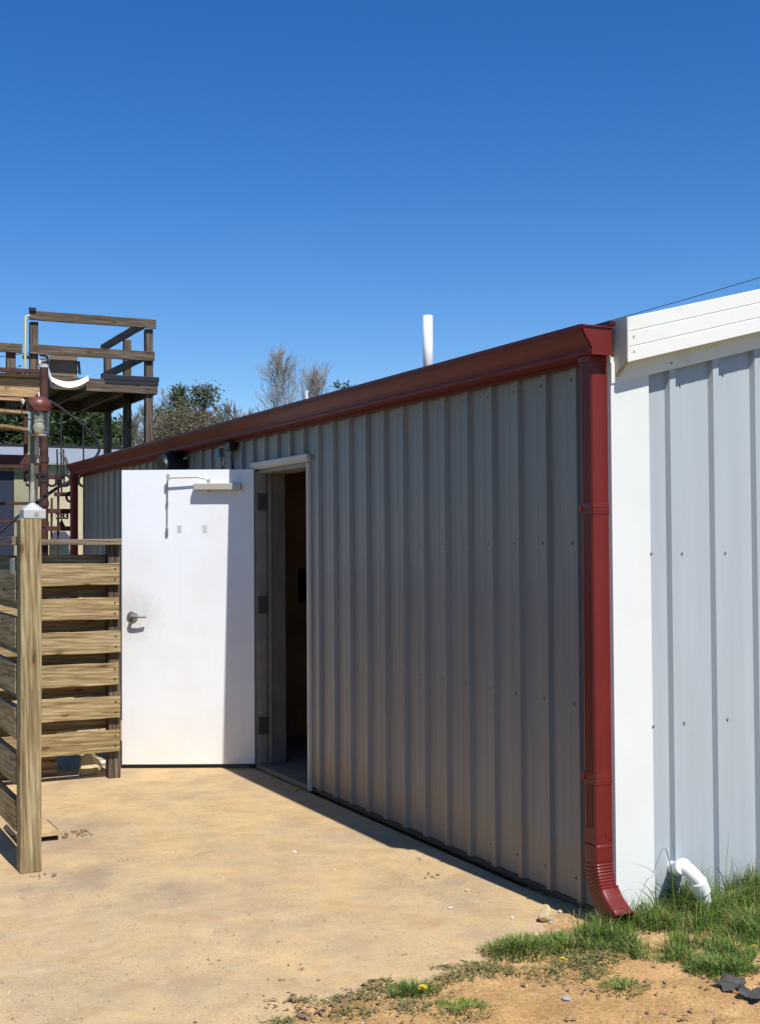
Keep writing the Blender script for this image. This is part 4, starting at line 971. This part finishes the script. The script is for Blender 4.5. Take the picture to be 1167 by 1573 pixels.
# long arching stems by the wall
def ribbon(mb, P, w):
    n = len(P); o = len(mb.v)
    for k, p in enumerate(P):
        ww = w*(1-.8*k/(n-1)); mb.v += [p+Vector((-ww*.8, ww*.6, 0)), p+Vector((ww*.8, -ww*.6, 0))]
    for k in range(n-1): mb.f.append((o+2*k, o+2*k+1, o+2*k+3, o+2*k+2))
def smooth_path(P, m_=5):
    out = []
    for i in range(len(P)-1):
        p0 = P[max(i-1, 0)]; p1 = P[i]; p2 = P[i+1]; p3 = P[min(i+2, len(P)-1)]
        for k in range(m_):
            u = k/m_; out.append(.5*((2*p1)+(p2-p0)*u+(2*p0-5*p1+4*p2-p3)*u*u+(3*p1-p0-3*p2+p3)*u**3))
    return out+[P[-1]]
for Y_, L_ in ((4.08, ((1034, 1395), (1032, 1350), (1027, 1320), (1019, 1303), (1008, 1325), (1000, 1350))), (4.06, ((1122, 1395), (1112, 1360), (1104, 1338), (1092, 1332), (1080, 1345))),
    (4.05, ((1128, 1395), (1122, 1372), (1112, 1348), (1103, 1342))), (4.10, ((1170, 1390), (1163, 1365), (1154, 1345), (1147, 1333))), (4.04, ((1006, 1400), (998, 1380), (980, 1366), (960, 1368), (948, 1378))),
    (4.0, ((1012, 1400), (1000, 1372), (985, 1357), (962, 1353))), (4.02, ((1000, 1405), (985, 1385), (973, 1368))), (3.98, ((1092, 1410), (1096, 1385), (1108, 1368), (1130, 1372))), (3.95, ((920, 1430), (915, 1408), (903, 1393), (895, 1390))),
    (4.05, ((1045, 1400), (1052, 1380), (1062, 1368))), (4.0, ((1120, 1400), (1128, 1378), (1140, 1362), (1150, 1368))), (4.07, ((1010, 1395), (1006, 1370), (1009, 1345))), (3.9, ((940, 1440), (950, 1412), (968, 1398), (990, 1400)))):
    P = smooth_path([at(px, py, Y_) for px, py in L_]); P[0].z = min(P[0].z, .0); ribbon(t, P, r_.uniform(.0022, .0034))
o = t.build('grass', M['grass'], loc=(3.5, 4, 0), fixn=False); tag(o, 'green grass growing along the foot of the pale wall', 'grass', kind='stuff')
# isolated tufts
def tuft(name, label, px, py, rad, n, hmax, mat, cat, group, lean=.7, w=.0024, flat=False):
    c = grd(px, py); c.z = gz(c.x, c.y); rr = random.Random(int(px)); t = MB()
    for _ in range(n):
        a = rr.uniform(0, 6.28); q = rad*rr.random()**.7; x = c.x+math.cos(a)*q; y = c.y+math.sin(a)*q
        blade(t, Vector((x, y, gz(x, y)-.004)), rr.uniform(.35, 1)*hmax*(1-.5*q/rad), abs(rr.gauss(lean, .35)), a+rr.gauss(0, .7) if not flat else rr.uniform(0, 6.28), w*rr.uniform(.6, 1.3), rr)
    o = t.build(name, M[mat], loc=tuple(c), fixn=False); tag(o, label, cat, group); return o
G1 = 'grass tufts on the bare soil'
tuft('grass_tuft', 'spiky green grass tuft at the pad edge, nearest the yellow dandelion by the stone', 800, 1462, .15, 900, .085, 'grass', 'grass tuft', G1)
tuft('grass_tuft', 'green tuft left of the big one with a broad leafy base', 872, 1456, .16, 700, .075, 'grass', 'grass tuft', G1)
tuft('grass_tuft', 'spiky grass tuft beside the lower dandelion', 632, 1528, .085, 420, .085, 'grass', 'grass tuft', G1)
tuft('grass_tuft', 'low green tuft at the bottom edge right of the lower dandelion', 705, 1560, .12, 500, .045, 'grass', 'grass tuft', G1, .9)
tuft('grass_tuft', 'small flattened tuft alone on the orange soil', 955, 1524, .085, 300, .045, 'grass', 'grass tuft', G1, 1.2)
tuft('grass_tuft', 'dense green clump hanging over the dead grey leaves', 1100, 1495, .12, 1200, .075, 'grass', 'grass tuft', G1)
tuft('grass_tuft', 'dark small tuft at the right edge above the dead leaves', 1160, 1498, .05, 200, .04, 'grass', 'grass tuft', G1)
G2 = 'flat weed patches along the pad edge'
tuft('weed_patch', 'flat grey green weed patch just left of the spiky tuft with the dandelion', 520, 1532, .12, 700, .028, 'drygrass', 'weeds', G2, 1.1, .0035, True)
tuft('weed_patch', 'flat weed patch between the two spiky tufts', 735, 1492, .14, 700, .032, 'drygrass', 'weeds', G2, 1.1, .004, True)
tuft('weed_patch', 'flat weeds in front of the upper dandelion', 850, 1500, .14, 500, .03, 'drygrass', 'weeds', G2, 1.1, .004, True)
tuft('weed_patch', 'leftmost weed patch touching the bottom of the picture', 360, 1568, .11, 600, .025, 'drygrass', 'weeds', G2, 1.1, .0035, True)
tuft('weed_patch', 'weed patch at the bottom between the leftmost one and the grey green one', 425, 1566, .08, 400, .022, 'drygrass', 'weeds', G2, 1.1, .0035, True)
tuft('weed_patch', 'flat leafy weeds below the downspout mouth', 900, 1482, .12, 450, .035, 'drygrass', 'weeds', G2, 1.0, .004, True)
WP = [(grd(px, py).x, grd(px, py).y) for px, py in ((330, 1572), (480, 1526), (600, 1500), (700, 1476), (790, 1440), (860, 1425), (905, 1440), (960, 1480), (930, 1512), (860, 1515), (760, 1505), (700, 1530), (640, 1572), (560, 1640), (300, 1640))]
r_ = random.Random(77); t = MB(); cnt = 0
while cnt < 3600:
    x = r_.uniform(1.0, 3.2); y = r_.uniform(3.3, 4.5)
    if not inpoly(x, y, WP): continue
    q = noise.noise(Vector((x*7, y*7, 31)))
    if q < .06 and r_.random() < .93: continue
    if r_.random() < .45: leaflet(t, Vector((x, y, gz(x, y)+.006)), r_.uniform(.010, .026), r_.uniform(.002, .005), r_.uniform(0, 6.28), r_.uniform(-.6, .3), r_)
    else: blade(t, Vector((x, y, gz(x, y)-.003)), r_.uniform(.01, .035), abs(r_.gauss(1, .4)), r_.uniform(0, 6.28), r_.uniform(.001, .003), r_)
    cnt += 1
o = t.build('ground_weeds', M['drygrass'], loc=(2.2, 4, 0), fixn=False); tag(o, 'sparse broken cover of low weeds along the soil edge', 'weeds', kind='stuff')
def dandelion(label, px, py, s_=.014):
    c = grd(px, py+6); c.z = gz(c.x, c.y); T = thing('dandelion', label, 'flower', tuple(c), 'dandelions in the weeds'); rr = random.Random(int(px))
    t = MB(); t.tube([c, c+Vector((.003, 0, .03))], .0018, 6); t.build('stem', M['grass'], T)
    t = MB(); hc = c+Vector((.003, 0, .03))
    for k in range(60):
        a = rr.uniform(0, 6.28); e = rr.uniform(.05, 1.3); d = Vector((math.cos(a)*math.cos(e), math.sin(a)*math.cos(e), math.sin(e)*.6)); s2 = Vector((-math.sin(a), math.cos(a), 0))*.0016
        t.add([hc-s2, hc+d*s_-s2, hc+d*s_+s2, hc+s2], [(0, 1, 2, 3)])
    t.build('petals', M['foil'], T, fixn=False)
dandelion('yellow dandelion low in the weeds beside the spiky bottom tuft', 648, 1529, .017)
dandelion('yellow dandelion in the grass left of the downspout', 864, 1489, .015)
dandelion('yellow dandelion at the right edge of the grass clump', 1157, 1468, .013)
dandelion('yellow flower in the shade at the door threshold', 455, 1209, .022)
# stones
c = grd(838, 1416); rock('stone', 'pale yellow blocky stone at the corner of the wall shadow', (c.x, c.y, .036), (.040, .034, .036), M['stone'], 5)
for px, py, s_, mt, lab in ((453, 1310, .014, 'whitestone', 'small white pebble alone on the concrete pad'), (870, 1545, .018, 'greystone', 'grey white pebble on the orange soil at the bottom'), (718, 1369, .014, 'stone', 'tan pebble on the pad near the wall shadow'),
    (786, 1411, .011, 'whitestone', 'tiny pale pebble left of the blocky stone'), (846, 1420, .014, 'greystone', 'grey pebble lying against the blocky stone'), (860, 1402, .013, 'stone', 'tan pebble in the wall shadow behind the blocky stone'), (692, 1396, .012, 'whitestone', 'flat pale chip on the pad mid way to the corner')):
    c = grd(px, py); rock('pebble', lab, (c.x, c.y, max(0, hgt(c.x, c.y))+s_*.35), (s_, s_*.8, s_*.55), M[mt], int(px), 'pebble', 'loose pebbles', 2)
# gravel bits in the soil
t = MB(); r_ = random.Random(8)
for _ in range(5200):
    x = r_.uniform(1.0, 4.6); y = r_.uniform(2.9, 4.5); h = hgt(x, y)
    if h < -.002 and r_.random() > .04: continue
    s_ = r_.uniform(.0010, .003)*(2.2 if r_.random() < .04 else 1); m_ = Matrix.Translation((x, y, h+s_*.2)) @ Matrix.Rotation(r_.uniform(0, 6), 4, Vector((r_.random(), r_.random(), r_.random())).normalized())
    t.box((-s_, -s_*.7, -s_*.5), (s_, s_*.7, s_*.5), m_)
o = t.build('gravel', M['grit'], fixn=False); tag(o, 'small pale grit scattered over the soil', 'gravel', kind='stuff')
t = MB()
for _ in range(900):
    x = r_.uniform(1.2, 4.2); y = r_.uniform(3.1, 4.3); h = hgt(x, y); ed = edge_y(x)-y
    if ed < -.02 or (noise.noise(Vector((x*3, y*3, 7))) < -.05): continue
    leaflet(t, Vector((x, y, h+.004)), r_.uniform(.012, .035), r_.uniform(.003, .008), r_.uniform(0, 6.28), r_.uniform(-.3, .3), r_)
for px, py in ((440, 1520), (425, 1545), (470, 1540), (445, 1508), (500, 1555), (480, 1560), (455, 1562), (540, 1545), (560, 1520)):
    for _ in range(8):
        c = grd(px+r_.uniform(-22, 22), py+r_.uniform(-10, 10)); leaflet(t, Vector((c.x, c.y, gz(c.x, c.y)+.006)), r_.uniform(.015, .04), r_.uniform(.004, .009), r_.uniform(0, 6.28), r_.uniform(-.3, .3), r_)
o = t.build('leaf_litter', M['litter'], fixn=False); tag(o, 'dry brown leaf bits strewn over the soil edge', 'leaf litter', kind='stuff')
t = MB()
for px, py, s_ in ((70, 1349, .05), (60, 1345, .03), (8, 1358, .02), (668, 1345, .05), (672, 1349, .03), (330, 1478, .025), (458, 1490, .03), (470, 1479, .03), (415, 1509, .035), (475, 1508, .03), (440, 1480, .025), (428, 1447, .02), (385, 1405, .015), (262, 1382, .015), (115, 1376, .02), (650, 1412, .012), (264, 1467, .012), (30, 1378, .025), (648, 1322, .03), (700, 1345, .015), (310, 1313, .014), (103, 1223, .02), (152, 1249, .014), (300, 1450, .02), (510, 1230, .03), (495, 1228, .03), (438, 1386, .012), (545, 1470, .018), (575, 1440, .012)):
    for _ in range(r_.choice((1, 2, 4, 5))):
        c = grd(px+r_.gauss(0, 7)*s_/.03, py+r_.gauss(0, 2.5)*s_/.03); leaflet(t, Vector((c.x, c.y, .003)), s_*r_.uniform(.2, .8), s_*r_.uniform(.05, .2), r_.uniform(0, 6.28), r_.uniform(-.2, .2), r_)
for _ in range(140):
    c = grd(r_.uniform(0, 800), r_.uniform(1210, 1560)); 
    if edge_y(c.x) > c.y or c.x > 3.0: continue
    leaflet(t, Vector((c.x, c.y, .003)), r_.uniform(.005, .014), .002, r_.uniform(0, 6.28), r_.uniform(-.2, .2), r_)
o = t.build('debris', M['litter'], fixn=False); tag(o, 'scattered bits of dead leaf on the concrete pad', 'debris', kind='stuff')
t = MB(); cnt = 0
while cnt < 5200:
    px = r_.uniform(-10, 880); py = 1200+370*r_.random()**.8; c = grd(px, py)
    if c.x > 3.04 or edge_y(c.x) > c.y+.05 or noise.noise(Vector((c.x*3.2, c.y*3.2, 12)))+.25 < r_.random()*.7: continue
    s_ = r_.uniform(.0007, .0022)*(2.3 if r_.random() < .03 else 1); m_ = Matrix.Translation((c.x, c.y, s_*.3)) @ Matrix.Rotation(r_.uniform(0, 6), 4, Vector((r_.random(), r_.random(), r_.random()+.01)).normalized())
    t.box((-s_, -s_*.7, -s_*.5), (s_, s_*.7, s_*.5), m_); cnt += 1
o = t.build('grit', M['grit'], fixn=False); tag(o, 'fine grit and sand grains lying on the concrete pad', 'grit', kind='stuff')
# big dead grey leaves, lobed
def lobed(label, px, py, L, ang):
    c = grd(px, py); c.z = gz(c.x, c.y)+.012; rr = random.Random(int(px)); T = thing('dead_leaf', label, 'leaf', tuple(c), 'large dead leaves')
    t = MB(); m_ = Matrix.Translation(c) @ Matrix.Rotation(ang, 4, 'Z') @ Matrix.Rotation(-.25, 4, 'X')
    out = []
    n = 40
    for k in range(n):
        a = 2*math.pi*k/n; rad_ = L*(.5+.10*math.cos(5*a)+.04*math.cos(11*a+1)+rr.uniform(-.03, .03)); out.append((rad_*math.cos(a), rad_*.8*math.sin(a)))
    rings = (0.0, .35, .7, 1.0); o_ = 0; t.v.append(m_ @ Vector((0, 0, .004)))
    for s_ in rings[1:]:
        for (x, y) in out: t.v.append(m_ @ Vector((x*s_, y*s_, .006*math.sin(x*s_*90)+.010*s_*s_*math.sin(3*math.atan2(y, x)+1)+.004*abs(y*s_)*20)))
    for k in range(n):
        t.f.append((0, 1+k, 1+(k+1) % n))
        for q in range(2): t.f.append((1+q*n+k, 1+q*n+n+k, 1+q*n+n+(k+1) % n, 1+q*n+(k+1) % n))
    t.build('leaf_blade', M['leafgrey'], T, smooth=True, fixn=False)
    t = MB(); t.tube([m_ @ Vector((-L*.5, 0, .010)), m_ @ Vector((0, 0, .008)), m_ @ Vector((L*.35, 0, .012))], [.0011, .0009, .0004], 6); t.build('leaf_vein', M['litter'], T)
lobed('big dead grey leaf lying left of its twin below the grass clump', 1122, 1524, .105, 2.5)
lobed('big dead grey leaf at the right edge, right of its twin', 1156, 1537, .115, 4.1)
scene.render.resolution_x = 759; scene.render.resolution_y = 1024
